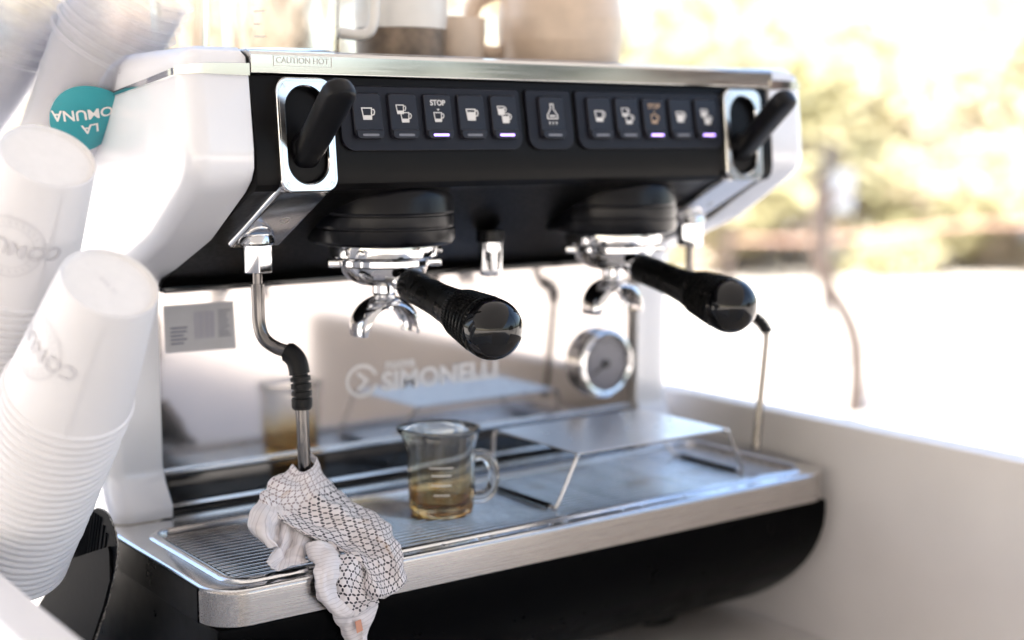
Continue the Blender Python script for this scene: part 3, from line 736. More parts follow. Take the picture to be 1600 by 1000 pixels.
# ------------------------------------------------------------------ paper cups
U = Vector((0.0713, -0.6329, 0.7709)).normalized()      # axis the stacks lean along, base end up
RB, RR, CH = 0.0375, 0.0530, 0.125
def cup_shell(th=0.0006):
    return [(RB, 0.0), (RR - 0.0010, -CH + 0.003), (RR - 0.0010 - th, -CH + 0.003), (RB - th, -0.001)]
def cup_meshes():
    wall = lathe([(RB - 0.0010, 0.0), (RB - 0.0002, 0.0008), (RB + 0.0002, 0.0002), (RB + 0.0006, -0.002), (RR - 0.0016, -CH + 0.004), (RR - 0.0024, -CH + 0.004), (RB - 0.0009, -0.008), (RB - 0.0013, -0.0035)], 72, closed=True)
    rim = lathe([(RR - 0.0022 + 0.0028 * math.cos(R(a)), -CH + 0.0024 + 0.0028 * math.sin(R(a))) for a in range(0, 360, 36)], 72, closed=True)
    base = lathe([(1e-5, -0.0030), (RB - 0.006, -0.0032), (RB - 0.0035, -0.0036), (RB - 0.0018, -0.0030), (RB - 0.0012, -0.0010), (RB - 0.0012, -0.0050), (1e-5, -0.0050)], 72)
    return wall, rim, base
cw, cr_, cb_ = cup_meshes()
def mk_mesh(name, g, mat):
    o = obj(name, fix(g), mat, None, 40); me = o.data; bpy.data.objects.remove(o); return me
ME_W, ME_R, ME_B = mk_mesh('wall', cw, 'paper'), mk_mesh('rim', cr_, 'paper'), mk_mesh('base', cb_, 'paper_base')
ORD = ['topmost', 'second', 'third', 'fourth', 'fifth', 'sixth', 'seventh', 'eighth', 'ninth', 'tenth', 'eleventh', 'twelfth', 'thirteenth', 'fourteenth', 'fifteenth', 'sixteenth', 'seventeenth', 'eighteenth', 'nineteenth', 'twentieth', 'twenty-first', 'twenty-second', 'twenty-third', 'twenty-fourth', 'twenty-fifth', 'twenty-sixth', 'twenty-seventh', 'twenty-eighth', 'twenty-ninth', 'thirtieth']
def axis_matrix(p, axis, spin=0.0):
    z = Vector(axis).normalized(); x = Vector((1, 0, 0)); x = (x - z * x.dot(z)).normalized(); y = z.cross(x)
    m = Matrix(((x.x, y.x, z.x, p[0]), (x.y, y.y, z.y, p[1]), (x.z, y.z, z.z, p[2]), (0, 0, 0, 1)))
    return m @ Matrix.Rotation(spin, 4, 'Z')
def child(name, me, parent):
    o = bpy.data.objects.new(name, me); COL.objects.link(o); o.parent = parent; return o
def cup_stack(top, n, pitch, where, group, spin0=0.0, meshes=None, kind='white paper cup', cat='paper cup', name='paper_cup'):
    tops = []
    for i in range(n):
        jit = Vector((random.uniform(-1, 1), random.uniform(-1, 1), 0)) * (0.0006 if i else 0)
        p = Vector(top) - U * pitch * i + jit
        e = bpy.data.objects.new(name, None); COL.objects.link(e); e.empty_display_size = 0.02
        e.matrix_world = axis_matrix(p, U, spin0 + (random.uniform(0, 6.28) if i else 0))
        e['label'] = f'{ORD[i]} {kind} {where}'; e['category'] = cat; e['group'] = group
        for nm, me in (meshes or (('wall', ME_W), ('rim', ME_R), ('base', ME_B))): child(nm, me, e)
        tops.append(e)
    return tops
s1 = cup_stack((-0.1000, -0.0305, 0.2727), 27, 0.0082, 'from the top of the stack in the cardboard sleeve', 'white paper cups stacked upside down', 0.0)
s2 = cup_stack((-0.1190, 0.0440, 0.3680), 14, 0.0082, 'from the top of the white stack behind the sleeved one', 'white paper cups stacked upside down', 0.0)
s1[0]['label'] = 'topmost plain white paper cup of the stack in the cardboard sleeve'
s2[0]['label'] = 'upside-down white paper cup with a grey round logo, behind the sleeved stack'
def on_cone(g, ang0, h0, scale_ang=1.0, off=0.0004, rb=RB, rr=RR, ch=CH):
    """wrap flat (a,b) metres on a cup wall; upside down with the cup"""
    V = []
    for v in g[0]:
        z = -h0 + v.y; r = rb + (rr - rb) * (-z / ch) + off + 0.0003
        a = ang0 + v.x / r; V.append(Vector((r * math.cos(a), r * math.sin(a), z)))
    return V, g[1]
def flip(g): return [Vector((-v.x, -v.y, 0)) for v in g[0]], g[1]
def dense(g, n=2):
    bm = bmesh.new(); vs = [bm.verts.new(v) for v in g[0]]
    for f in g[1]:
        try: bm.faces.new([vs[i] for i in f])
        except ValueError: pass
    bmesh.ops.triangulate(bm, faces=bm.faces)
    for _ in range(n): bmesh.ops.subdivide_edges(bm, edges=[e for e in bm.edges if e.calc_length() > 0.004], cuts=1)
    bm.verts.index_update(); out = [v.co.copy() for v in bm.verts], [tuple(v.index for v in f.verts) for f in bm.faces]; bm.free(); return out
FLAT = lambda a, b, d: Vector((a, b, 0))
def flat_stroke(pts, w, closed=False):
    V, F = stroke(pts, w, lambda a, b, d: Vector((a, b, d)), closed, 0.0)
    keep = [f for i, f in enumerate(F) if i % 3 == 0]; return V, keep
def logo():
    gs = []
    for r, w in ((0.0270, 0.0006), (0.0255, 0.0003), (0.0185, 0.0004)):
        gs.append(flat_stroke([(r * math.cos(R(a)), r * math.sin(R(a))) for a in range(0, 360, 6)], w, True))
    t = text2d('COMUNA', 0.0190, 0.0002); gs.append(t)
    for k in range(26):      # ring of small ornament strokes
        a = R(14 * k + 4)
        if abs(math.sin(a)) > 0.45: gs.append(flat_stroke([(0.0205 * math.cos(a), 0.0205 * math.sin(a)), (0.0238 * math.cos(a + 0.06), 0.0238 * math.sin(a + 0.06))], 0.0006))
    return join(*gs)
lg = obj('logo_print', on_cone(flip(logo()), R(236), 0.063), 'print_grey', None, 0); lg.parent = s2[0]
lg = obj('logo_print', on_cone(flip(logo()), R(188), 0.060), 'print_grey', None, 0); lg.parent = s1[0]
mk = obj('base_mark', mapped(text2d('PAP 21', 0.0065), lambda a, b, d: Vector((a * 0.35 - b * 0.93, -a * 0.93 - b * 0.35, d)), -0.0028), 'print_grey', None, 0); mk.parent = s1[0]
for c_, an in ((s1[0], 250), (s2[0], 275)):
    sm = flat_stroke([(0, 0.058 - 0.0129 * k) for k in range(10)], 0.0012)
    o = obj('seam', on_cone(sm, R(an), 0.062, off=0.0002), 'paper', None, 0); o.parent = c_
# clear plastic cups behind
PB, PR, PH = 0.036, 0.054, 0.130
pw = lathe([(1e-5, -0.003), (PB - 0.005, -0.003), (PB - 0.003, 0.0), (PB, -0.002), (PR - 0.004, -PH + 0.006), (PR - 0.001, -PH + 0.005), (PR + 0.001, -PH + 0.002), (PR - 0.001, -PH), (PR - 0.0045, -PH + 0.003), (PB - 0.0012, -0.006), (1e-5, -0.0044)], 48)
ME_P = mk_mesh('wall', pw, 'clear_plastic')
U_keep = U
U = -Vector((0.30, -0.46, 0.80)).normalized()        # these stand mouth up: base at the lower end
PC = (('wall', ME_P),)
c1 = cup_stack((-0.034, 0.306, 0.362), 7, 0.012, 'from the bottom of the clear stack bearing a teal sticker', 'clear plastic cups stacked mouth up', 0, PC, 'clear plastic cup', 'plastic cup', 'plastic_cup')
c2 = cup_stack((-0.105, 0.395, 0.370), 7, 0.012, 'from the bottom of the clear stack at the left edge', 'clear plastic cups stacked mouth up', 0, PC, 'clear plastic cup', 'plastic cup', 'plastic_cup')
c3 = cup_stack((-0.190, 0.330, 0.395), 7, 0.012, 'from the bottom of the clear stack beyond the logo cup', 'clear plastic cups stacked mouth up', 0, PC, 'clear plastic cup', 'plastic cup', 'plastic_cup')
for c_ in (c2, c3): c_[0]['label'] = c_[0]['label'].replace('topmost', 'lowest').replace('from the bottom of', 'of')
c1[0]['label'] = 'clear plastic cup bearing a round teal sticker, lowest of its stack'
U = U_keep
DV = [Vector((0, 0, 0))] + [Vector((0.0036 * r * math.cos(R(a)), 0.0036 * r * math.sin(R(a)), 0)) for r in range(1, 11) for a in range(0, 360, 6)]
disc = DV, [(0, 1 + k, 1 + (k + 1) % 60) for k in range(60)] + [(1 + 60 * r + k, 1 + 60 * (r + 1) + k, 1 + 60 * (r + 1) + (k + 1) % 60, 1 + 60 * r + (k + 1) % 60) for r in range(9) for k in range(60)]
st = obj('sticker', on_cone(disc, R(97), 0.070, off=0.0006, rb=PB, rr=PR, ch=PH), 'teal', None, 0); st.parent = c1[0]
tx = join(mapped(text2d('COMUNA', 0.0150, 0.0003), lambda a, b, d: Vector((a, b - 0.007, 0)), 0), mapped(text2d('LA', 0.0140, 0.0003), lambda a, b, d: Vector((a, b + 0.009, 0)), 0))
RT = Matrix.Rotation(R(34), 4, 'Z'); tx = [RT @ v for v in tx[0]], tx[1]
o = obj('sticker_lettering', on_cone(tx, R(97), 0.070, off=0.0012, rb=PB, rr=PR, ch=PH), 'letter_white', None, 0); o.parent = c1[0]

# black corrugated cardboard sleeve around the front stack: a box wall leaning with the cups

top = [(0.3101, -0.057), (0.2624, -0.0202), (0.2275, 0.0179), (0.2067, 0.0337), (0.1945, 0.0380), (0.1824, 0.0396), (0.1710, 0.0396), (0.1613, 0.0369), (0.1525, 0.0305), (0.1467, 0.0222), (0.1446, 0.0107), (0.150, -0.006), (0.159, -0.0213), (0.1784, -0.051), (0.1977, -0.0751), (0.2215, -0.1043), (0.26, -0.15), (0.30, FZ + 0.001), (0.42, FZ + 0.001), (0.40, -0.12)]
low = [(0.3141, -0.058), (0.2745, -0.0296), (0.2405, -0.0187), (0.1591, 0.0103), (0.1565, 0.006), (0.1575, -0.0213), (0.1775, -0.051), (0.197, -0.0755), (0.221, -0.1048), (0.259, -0.15), (0.299, FZ + 0.0012), (0.415, FZ + 0.0012), (0.395, -0.12)]
sv = thing('cardboard_sleeve', 'black corrugated cardboard sleeve with a torn edge holding the paper cup stack', 'sleeve', (-0.04, 0.25, FZ))
obj('flap', fix(prism(top, -0.0385, -0.0365, YZ)), 'cardboard_black', sv, 30)
obj('front_flap', fix(prism(low, -0.0415, -0.0392, YZ)), 'cardboard_black', sv, 30)
rb_ = []
for k in range(15):
    y_ = 0.156 + 0.0068 * k; z1 = 0.033 - max(0, (y_ - 0.195)) * 0.9 - max(0, 0.17 - y_) * 0.9
    rb_.append(tube([(-0.0387, y_ + 0.012, z1), (-0.0387, y_ + 0.035, z1 - 0.055)], 0.0011, 6))
obj('corrugation', join(*rb_), 'cardboard_black', sv, 60)
ed = []
pth = [Vector((-0.0374, a, b)) for a, b in top[4:17]]
pp = spline(pth, 6)
obj('torn_edge', tube([p + Vector((random.uniform(-.0004, .0004), random.uniform(-.0005, .0005), random.uniform(-.0004, .0004))) for p in pp], [random.uniform(0.0004, 0.0011) for _ in pp], 6), 'cardboard_edge', sv, 0)

# ------------------------------------------------------------------ cup stand on the tray
cs = thing('cup_stand', 'raised steel cup stand on wire legs at the far half of the drip tray', 'cup stand', (0.53, 0.13, 0.0))
GT = -0.0020      # top of the slats
pl = obj('plate', fix(prism(rrect(0.424, 0.640, 0.052, 0.203, 0.008, 5), 0.0535, 0.0550, XY), 0.0004, 1), 'stand_steel', cs)
def wire(x_top, x_foot, s):
    P = [(x_top, 0.196, 0.052), (x_top + s * 0.004, 0.200, 0.050), (x_foot - s * 0.002, 0.172, GT + 0.006), (x_foot, 0.166, GT + 0.0022), (x_foot, 0.155, GT + 0.0021), (x_foot, 0.066, GT + 0.0021), (x_foot, 0.058, GT + 0.0022), (x_foot - s * 0.002, 0.054, GT + 0.007), (x_top + s * 0.004, 0.052, 0.050), (x_top, 0.056, 0.052)]
    w = obj('wire_leg', tube(spline(P, 8), 0.0020, 10), 'chrome', cs, 60)
    co = []
    for k in range(22):
        y = 0.066 + 0.0042 * k; co.append(tube([(x_foot, y, GT + 0.0026), (x_foot, y + 0.0028, GT + 0.0026)], 0.0028, 10))
    obj('rubber_foot', join(*co), 'rubber', w, 40)
wire(0.4255, 0.3975, -1); wire(0.6385, 0.668, 1)

# ------------------------------------------------------------------ shot glass
sg = thing('shot_glass', 'small twin-spout measuring glass with coffee stains and handle on the drip tray', 'glass', (0.296, 0.117, GT))
def gl(name, g, mat, smooth=50):
    o = obj(name, g, mat, None, smooth); o.parent = sg; return o
n_ = 64; lo = []
PRO = [(0.0010, 0.0006), (0.0285, 0.0004), (0.0310, 0.002), (0.0322, 0.006), (0.0330, 0.014), (0.0338, 0.030), (0.0342, 0.046), (0.0343, 0.058), (0.0346, 0.066), (0.0358, 0.0730), (0.0370, 0.0775), (0.0372, 0.0798), (0.0362, 0.0808), (0.0348, 0.0798), (0.0336, 0.074), (0.0322, 0.066), (0.0318, 0.058), (0.0316, 0.046), (0.0311, 0.030), (0.0302, 0.015), (0.0280, 0.0105), (0.022, 0.0090), (0.0010, 0.0088)]
SPA = math.atan2(0.5880, -0.8088)        # spouts point left and right as seen across the tray
for r, z in PRO:
    lp = []
    for k in range(n_):
        a = 2 * math.pi * k / n_
        w = max(0, math.cos(a - SPA)) ** 14 + 0.35 * max(0, -math.cos(a - SPA)) ** 14
        rr_ = r + (0.0090 * w * max(0, (z - 0.056) / 0.024) ** 1.5 if z > 0.056 else 0)
        lp.append(Vector((rr_ * math.cos(a), rr_ * math.sin(a), z)))
    lo.append(lp)
gl('bowl', fix(loft(lo, True, True)), 'shot_glass')
sg.scale = (1.02, 1.02, 1.12)
# handle: a thick loop on the right
hd = Vector((0.8088, -0.5880, 0)); ha = hd
P = [hd * 0.0340 + Vector((0, 0, 0.053)), hd * 0.0430 + Vector((0, 0, 0.0540)), hd * 0.0505 + Vector((0, 0, 0.0475)), hd * 0.0530 + Vector((0, 0, 0.036)), hd * 0.0510 + Vector((0, 0, 0.024)), hd * 0.0440 + Vector((0, 0, 0.0160)), hd * 0.0325 + Vector((0, 0, 0.015))]
gl('handle', tube(spline(P, 8), 0.0056, 16), 'glass')
gl('coffee', fix(lathe([(1e-4, 0.0092), (0.0222, 0.0094), (0.0280, 0.0110), (0.0290, 0.0128), (0.0284, 0.0134), (1e-4, 0.0128)], 48)), 'coffee')
mkx = []
FR_ = math.atan2(-1.0827 - 0.117, -0.486 - 0.296)
def gw(a, b, d):
    r = 0.0334 + (b / 0.06) * 0.0012 + 0.0005 + d; w = FR_ + a / r; return Vector((r * math.cos(w), r * math.sin(w), b))
for zz, w_l in ((0.024, 0.008), (0.033, 0.010), (0.042, 0.010), (0.049, 0.012)):
    mkx.append(stroke([(-w_l, zz), (-w_l / 3, zz), (w_l / 3, zz), (w_l, zz)], 0.0009, gw))
gl('measure_marks', join(*mkx), 'letter_white', 0)

# water drops left on the front rim and the stand
rd = random.Random(5); dg_ = []
for k in range(46):
    r_ = rd.uniform(0.0008, 0.0026)
    if k < 30: c_ = (rd.uniform(0.2, 0.72), rd.uniform(0.006, 0.0125), 0.0001)
    else: c_ = (rd.uniform(0.43, 0.63), rd.uniform(0.06, 0.19), 0.0551)
    el = rd.uniform(0.8, 1.5)
    dg_.append(xform(lathe([(r_ * math.cos(R(a)) + 1e-5, r_ * 0.45 * math.sin(R(a))) for a in (0, 25, 50, 75, 90)], 14), Matrix.Translation(c_) @ Matrix.Diagonal((el, 1 / el, 1, 1))))
wd_ = obj('water_drops', join(*dg_), 'glass', None, 60); wd_['kind'] = 'stuff'; tag(wd_, 'small water drops scattered on the tray rim and the cup stand', 'water drops')

# ------------------------------------------------------------------ things on top of the machine
TZ = 0.4612
def top_item(name, label, cat, loc): return thing(name, label, cat, loc)
def local(name, g, mat, parent, smooth=50):
    o = obj(name, g, mat, None, smooth); o.parent = parent; return o
g1 = thing('tall_glass', 'tall narrow clear glass standing at the left end on top of the machine', 'glass', (0.098, 0.285, TZ))
local('wall', fix(lathe([(1e-4, 0), (0.026, 0), (0.028, 0.003), (0.032, 0.14), (0.0305, 0.14), (0.0262, 0.008), (1e-4, 0.006)], 40)), 'glass', g1)
g2 = thing('measuring_jug', 'clear measuring jug with printed scale and handle on top of the machine', 'jug', (0.184, 0.235, TZ))
local('wall', fix(lathe([(1e-4, 0), (0.056, 0), (0.0585, 0.003), (0.0615, 0.15), (0.0585, 0.15), (0.0555, 0.007), (1e-4, 0.005)], 56)), 'glass', g2)
h_ = Vector((0.83, -0.55, 0)).normalized()
local('handle', tube(spline([h_ * 0.059 + Vector((0, 0, 0.026)), h_ * 0.082 + Vector((0, 0, 0.024)), h_ * 0.092 + Vector((0, 0, 0.034)), h_ * 0.094 + Vector((0, 0, 0.07)), h_ * 0.09 + Vector((0, 0, 0.105)), h_ * 0.060 + Vector((0, 0, 0.11))], 8), 0.0058, 14), 'ceramic_white', g2)
mkx = []
for k in range(9):
    zz = 0.018 + 0.012 * k; ww = 0.012 if k % 2 == 0 else 0.007
    mkx.append(stroke([(-0.02, zz), (-0.02 + ww / 2, zz), (-0.02 + ww, zz)], 0.0016, lambda a, b, d: Vector(((0.0595 + d) * math.cos(R(236) + a / 0.06), (0.0595 + d) * math.sin(R(236) + a / 0.06), b))))
local('scale_print', join(*mkx), 'letter_white', g2, 0)
g3 = thing('stoneware_cup', 'round cup with white glaze above a dark brown base on top of the machine', 'cup', (0.325, 0.235, TZ))
local('base', fix(lathe([(1e-4, 0), (0.044, 0), (0.047, 0.003), (0.0485, 0.034), (0.044, 0.034)], 48)), 'ceramic_brown', g3)
local('wall', fix(lathe([(0.044, 0.033), (0.0487, 0.0345), (0.050, 0.05), (0.0495, 0.13), (0.0465, 0.13), (0.046, 0.04)], 48)), 'ceramic_white', g3)
g4 = thing('small_beige_cup', 'small beige ceramic cup between the stoneware cup and the round jug', 'cup', (0.412, 0.265, TZ))
local('wall', fix(lathe([(1e-4, 0), (0.030, 0), (0.034, 0.004), (0.0365, 0.040), (0.036, 0.052), (0.0335, 0.052), (0.0325, 0.008), (1e-4, 0.006)], 40)), 'ceramic_beige', g4)
g5 = thing('ceramic_jug', 'large round beige ceramic jug with loop handle on top of the machine', 'jug', (0.548, 0.245, TZ))
local('body', fix(lathe([(1e-4, 0), (0.064, 0), (0.069, 0.004), (0.0725, 0.03), (0.073, 0.055), (0.069, 0.085), (0.058, 0.115), (0.052, 0.14), (0.048, 0.14), (0.054, 0.112), (0.065, 0.08), (0.068, 0.05), (0.064, 0.008), (1e-4, 0.006)], 56)), 'ceramic_beige', g5)
h_ = Vector((-0.86, 0.5, 0)).normalized()
local('handle', tube(spline([h_ * 0.066 + Vector((0, 0, 0.016)), h_ * 0.092 + Vector((0, 0, 0.020)), h_ * 0.103 + Vector((0, 0, 0.044)), h_ * 0.098 + Vector((0, 0, 0.075)), h_ * 0.060 + Vector((0, 0, 0.092))], 8), 0.0095, 16), 'ceramic_beige', g5)

# ------------------------------------------------------------------ towel wrapped round the near steam wand (control points in tenths of a millimetre)
TOWEL_A = [
    [(1267, 1060, 666), (1167, 980, 782), (1179, 890, 730), (1249, 870, 711), (1352, 910, 751), (1436, 1000, 809), (1424, 1120, 820)],
    [(1059, 1000, 559), (909, 880, 679), (988, 780, 639), (1162, 760, 623), (1332, 800, 658), (1481, 950, 657), (1548, 1150, 628)],
    [(883, 920, 431), (721, 780, 594), (808, 660, 528), (1051, 680, 468), (1281, 660, 516), (1589, 850, 474), (1657, 1100, 431)],
    [(951, 800, 294), (742, 660, 461), (850, 520, 403), (1128, 580, 357), (1363, 520, 405), (1713, 680, 372), (1783, 950, 316)],
    [(1107, 660, 160), (877, 500, 332), (1009, 360, 270), (1302, 440, 239), (1501, 360, 309), (1804, 480, 283), (1908, 800, 208)],
    [(1297, 460, 53), (1088, 340, 208), (1196, 180, 156), (1454, 260, 134), (1600, 160, 217), (1809, 280, 216), (1930, 600, 136)],
    [(1424, 260, 42), (1296, 160, 77), (1342, 0, 45), (1551, 60, 40), (1640, -20, 108), (1781, 100, 116), (1847, 300, 60)],
    [(1387, 40, -33), (1335, -40, -33), (1379, -160, -107), (1550, -120, -114), (1634, -160, -36), (1737, -90, 10), (1743, 10, 20)],
    [(1300, -30, -157), (1293, -90, -171), (1368, -220, -225), (1526, -200, -243), (1662, -200, -186), (1732, -130, -148), (1713, -60, -183)],
    [(1305, -30, -179), (1336, -70, -234), (1440, -130, -295), (1572, -110, -315), (1663, -130, -255), (1708, -90, -214), (1650, -50, -234)],
]
TOWEL_B = [
    [(766, 780, 587), (694, 740, 535), (603, 660, 471), (559, 600, 385), (588, 560, 306)],
    [(824, 720, 495), (723, 620, 461), (611, 500, 399), (595, 420, 302), (650, 360, 202)],
    [(884, 660, 451), (859, 640, 363), (823, 600, 258), (781, 520, 164), (754, 460, 74)],
    [(953, 620, 388), (884, 540, 321), (793, 440, 241), (667, 320, 161), (506, 200, 115)],
    [(1022, 580, 326), (961, 540, 261), (899, 500, 173), (782, 400, 96), (559, 160, 62)],
    [(1081, 520, 269), (986, 440, 232), (904, 360, 169), (812, 260, 102), (733, 160, 53)],
    [(1140, 460, 213), (1065, 420, 175), (1004, 380, 123), (922, 300, 72), (896, 180, 46)],
]
TOWEL_C = [
    [(945, 340, 191), (957, 240, 224), (1029, 180, 261), (1156, 200, 211), (1280, 260, 104)],
    [(906, 220, 96), (894, 100, 151), (964, 40, 177), (1090, 60, 150), (1205, 140, 73)],
    [(859, 20, 34), (830, -50, 47), (899, -100, 72), (1012, -80, 70), (1106, -20, 39)],
    [(818, -50, -119), (820, -110, -98), (876, -160, -81), (976, -140, -71), (1058, -80, -107)],
    [(862, -60, -238), (857, -120, -239), (900, -180, -242), (982, -170, -238), (1072, -100, -240)],
    [(962, -50, -340), (962, -110, -356), (1005, -170, -371), (1121, -170, -360), (1228, -120, -336)],
    [(1015, -20, -330), (1044, -40, -360), (1105, -60, -375), (1204, -70, -369), (1313, -40, -352)],
]
TOWEL_D = [
    [(1158, 120, 114), (1240, 90, 97), (1334, 60, 69), (1416, 30, 53)],
    [(1080, -40, 2), (1156, -60, 1), (1254, -60, -38), (1358, -60, -117)],
    [(1043, -50, -133), (1125, -100, -145), (1231, -120, -172), (1373, -100, -228)],
    [(1042, -60, -257), (1120, -140, -280), (1245, -160, -282), (1415, -140, -273)],
    [(1078, -40, -358), (1149, -120, -403), (1281, -140, -377), (1453, -120, -334)],
]
TOWEL_E = [
    [(1003, -20, -327), (1066, -60, -356), (1161, -100, -364), (1286, -110, -351), (1464, -80, -299)],
    [(1046, -20, -451), (1092, -80, -450), (1174, -120, -444), (1286, -130, -428), (1449, -80, -392)],
    [(1122, -10, -609), (1155, -80, -593), (1228, -90, -582), (1277, -120, -560), (1394, -80, -524)],
    [(1211, -10, -760), (1218, -80, -738), (1281, -50, -749), (1286, -100, -723), (1338, -80, -692)],
    [(1262, -10, -856), (1267, -60, -851), (1312, -40, -867), (1309, -80, -830), (1335, -60, -805)],
]
from mathutils import noise as mnoise
tw = thing('towel', 'crumpled cream towel with dark dashed ring pattern wrapped round the near steam wand', 'towel', (0.12, 0.03, 0.0))
def towel_fold(rows, mats, uv0, swap=False, amp=0.0024, k=10):
    rows = [[Vector(p) * 1e-4 for p in r] for r in rows]
    cols = [spline(r, k) for r in rows]                         # smooth across
    grid = [spline([c[i] for c in cols], k) for i in range(len(cols[0]))]   # smooth along: grid[u][v]
    nu, nv = len(grid), len(grid[0]); V, F, UV = [], [], []
    du = [0.0]; dv = [0.0]
    for i in range(1, nu): du.append(du[-1] + sum((grid[i][j] - grid[i - 1][j]).length for j in (nv // 3, nv // 2, 2 * nv // 3)) / 3)
    for j in range(1, nv): dv.append(dv[-1] + sum((grid[i][j] - grid[i][j - 1]).length for i in (nu // 3, nu // 2, 2 * nu // 3)) / 3)
    for i in range(nu):
        for j in range(nv):
            p = grid[i][j]; a = (grid[min(i + 1, nu - 1)][j] - grid[max(i - 1, 0)][j]); b_ = (grid[i][min(j + 1, nv - 1)] - grid[i][max(j - 1, 0)])
            nn = a.cross(b_).normalized() if a.cross(b_).length > 1e-12 else Vector((0, 0, 1))
            rg = lambda q, f: 1.0 - 2.2 * abs(mnoise.noise(q * f))
            w = mnoise.noise(p * 60) * 1.3 + rg(p + Vector((0.3, 0.1, 0.7)), 42) * 0.9 + rg(p, 95) * 0.45 + mnoise.noise(p * 190) * 0.25
            V.append(p + nn * w * amp); UV.append((uv0[0] + du[i], uv0[1] + dv[j]) if not swap else (uv0[0] + dv[j], uv0[1] + du[i]))
    for i in range(nu - 1):
        for j in range(nv - 1): F.append((i * nv + j, (i + 1) * nv + j, (i + 1) * nv + j + 1, i * nv + j + 1))
    o = obj('fold', (V, F), mats[0], tw, 180)
    o.data.materials.append(M[mats[1]])
    ul = o.data.uv_layers.new(name='UVMap')
    for p_ in o.data.polygons:
        for li in p_.loop_indices: ul.data[li].uv = UV[o.data.loops[li].vertex_index]
    so = o.modifiers.new('thickness', 'SOLIDIFY'); so.thickness = 0.0013; so.offset = 0.0; so.material_offset = 1
    sb = o.modifiers.new('smooth', 'SUBSURF'); sb.levels = 1; sb.render_levels = 1
    return o
towel_fold(TOWEL_A, ('towel_cloth', 'towel_cloth'), (0.02, 0.02))
towel_fold(TOWEL_B, ('towel_back', 'towel_back'), (0.02, 0.02), amp=0.0030)
towel_fold(TOWEL_C, ('towel_back', 'towel_back'), (0.02, 0.02))
towel_fold(TOWEL_D, ('towel_cloth', 'towel_cloth'), (0.03, 0.20))
towel_fold(TOWEL_E, ('towel_cloth', 'towel_back'), (0.03, 0.22))
obj('care_tag', fix(prism([(0.1175, -0.0445), (0.1235, -0.0435), (0.1255, -0.0540), (0.1195, -0.0555)], -0.0150, -0.0144, XZ)), 'tag_orange', tw, 0)

# ------------------------------------------------------------------ canopy over the stall (unseen, added to shade the counter and dim the fill)
cn = thing('canopy', 'grey canvas canopy shading the coffee counter', 'canopy', (0.3, -0.1, GZ))
CXA, CXB, CYA, CYB, CZ0 = -9.5, 1.5, -13.0, 1.25, 1.15
V, F = [], []
nx, ny = 16, 16
for j in range(ny + 1):
    for i in range(nx + 1):
        u_, v_ = i / nx, j / ny
        sag = -0.10 * math.sin(math.pi * u_) * math.sin(math.pi * v_)
        V.append((CXA + (CXB - CXA) * u_, CYA + (CYB - CYA) * v_, CZ0 + 0.25 * v_ + sag))
for j in range(ny):
    for i in range(nx): F.append((j * (nx + 1) + i, j * (nx + 1) + i + 1, (j + 1) * (nx + 1) + i + 1, (j + 1) * (nx + 1) + i))
obj('cloth', (V, F), 'canvas', cn, 60)
for px_, py_, hz_ in ((CXA, CYA, CZ0), (CXB, CYA, CZ0), (CXA, CYB, CZ0 + 0.25), (CXB, -0.6, CZ0 + 0.17)):
    obj('pole', tube([(px_, py_, GZ), (px_, py_, hz_ + 0.02)], 0.02, 12), 'pole_paint', cn)

# ------------------------------------------------------------------ background: trees, pole, rope
FH = Vector((0.588, 0.809, 0)).normalized(); RH = Vector((0.809, -0.588, 0)).normalized()
def bgp(dist, lat): return Vector((CAM.x, CAM.y, GZ)) + FH * dist + RH * lat
def crown(c, rx, rz, n, leaf, mat_rng, hollow=0.35):
    V, F = [], []
    rnd = random.Random(mat_rng)
    clumps = [(Vector((rnd.gauss(0, 0.5), rnd.gauss(0, 0.5), rnd.uniform(-0.8, 0.8))), rnd.uniform(0.22, 0.45)) for _ in range(16)]
    for _ in range(n):
        cl, cr = rnd.choice(clumps)
        d = Vector((rnd.gauss(0, 1), rnd.gauss(0, 1), rnd.gauss(0, 1))).normalized() * cr * rnd.uniform(0.3, 1) ** 0.5
        p = cl + d; p = Vector((p.x * rx, p.y * rx, p.z * rz)) + Vector(c)
        a = Vector((rnd.gauss(0, 1), rnd.gauss(0, 1), rnd.gauss(0, 1))).normalized(); b_ = a.orthogonal().normalized()
        s = leaf * rnd.uniform(0.6, 1.4); k = len(V)
        V += [p - a * s, p + b_ * s * 0.45, p + a * s, p - b_ * s * 0.45]; F.append((k, k + 1, k + 2, k + 3))
    return V, F
def tree(name, label, base, h, rx, rz, mat, seed, n=5000, leaf=0.09, trunk_r=0.12, group='trees behind the stall'):
    t = thing(name, label, 'tree', tuple(base), group)
    rnd = random.Random(seed)
    P = [Vector(base) + Vector((rnd.uniform(-.15, .15) * k, rnd.uniform(-.15, .15) * k, h * k / 4)) for k in range(5)]
    P[0] = Vector(base) - Vector((0, 0, 0.05))
    obj('trunk', tube(spline(P, 4), [trunk_r * (1 - 0.6 * i / 16) for i in range(17)], 10), 'bark', t)
    for k in range(4):
        a = rnd.uniform(0, 6.28); q = P[3].lerp(P[4], rnd.random())
        e = q + Vector((math.cos(a) * rx * 0.6, math.sin(a) * rx * 0.6, rz * rnd.uniform(0.1, 0.6)))
        obj('limb', tube([q, q.lerp(e, 0.5) + Vector((0, 0, 0.1)), e], [trunk_r * 0.4, trunk_r * 0.28, trunk_r * 0.1], 8), 'bark', t)
    obj('crown', crown(Vector(base) + Vector((0, 0, h + rz * 0.5)), rx, rz, n, leaf, seed), mat, t, 0)
    return t

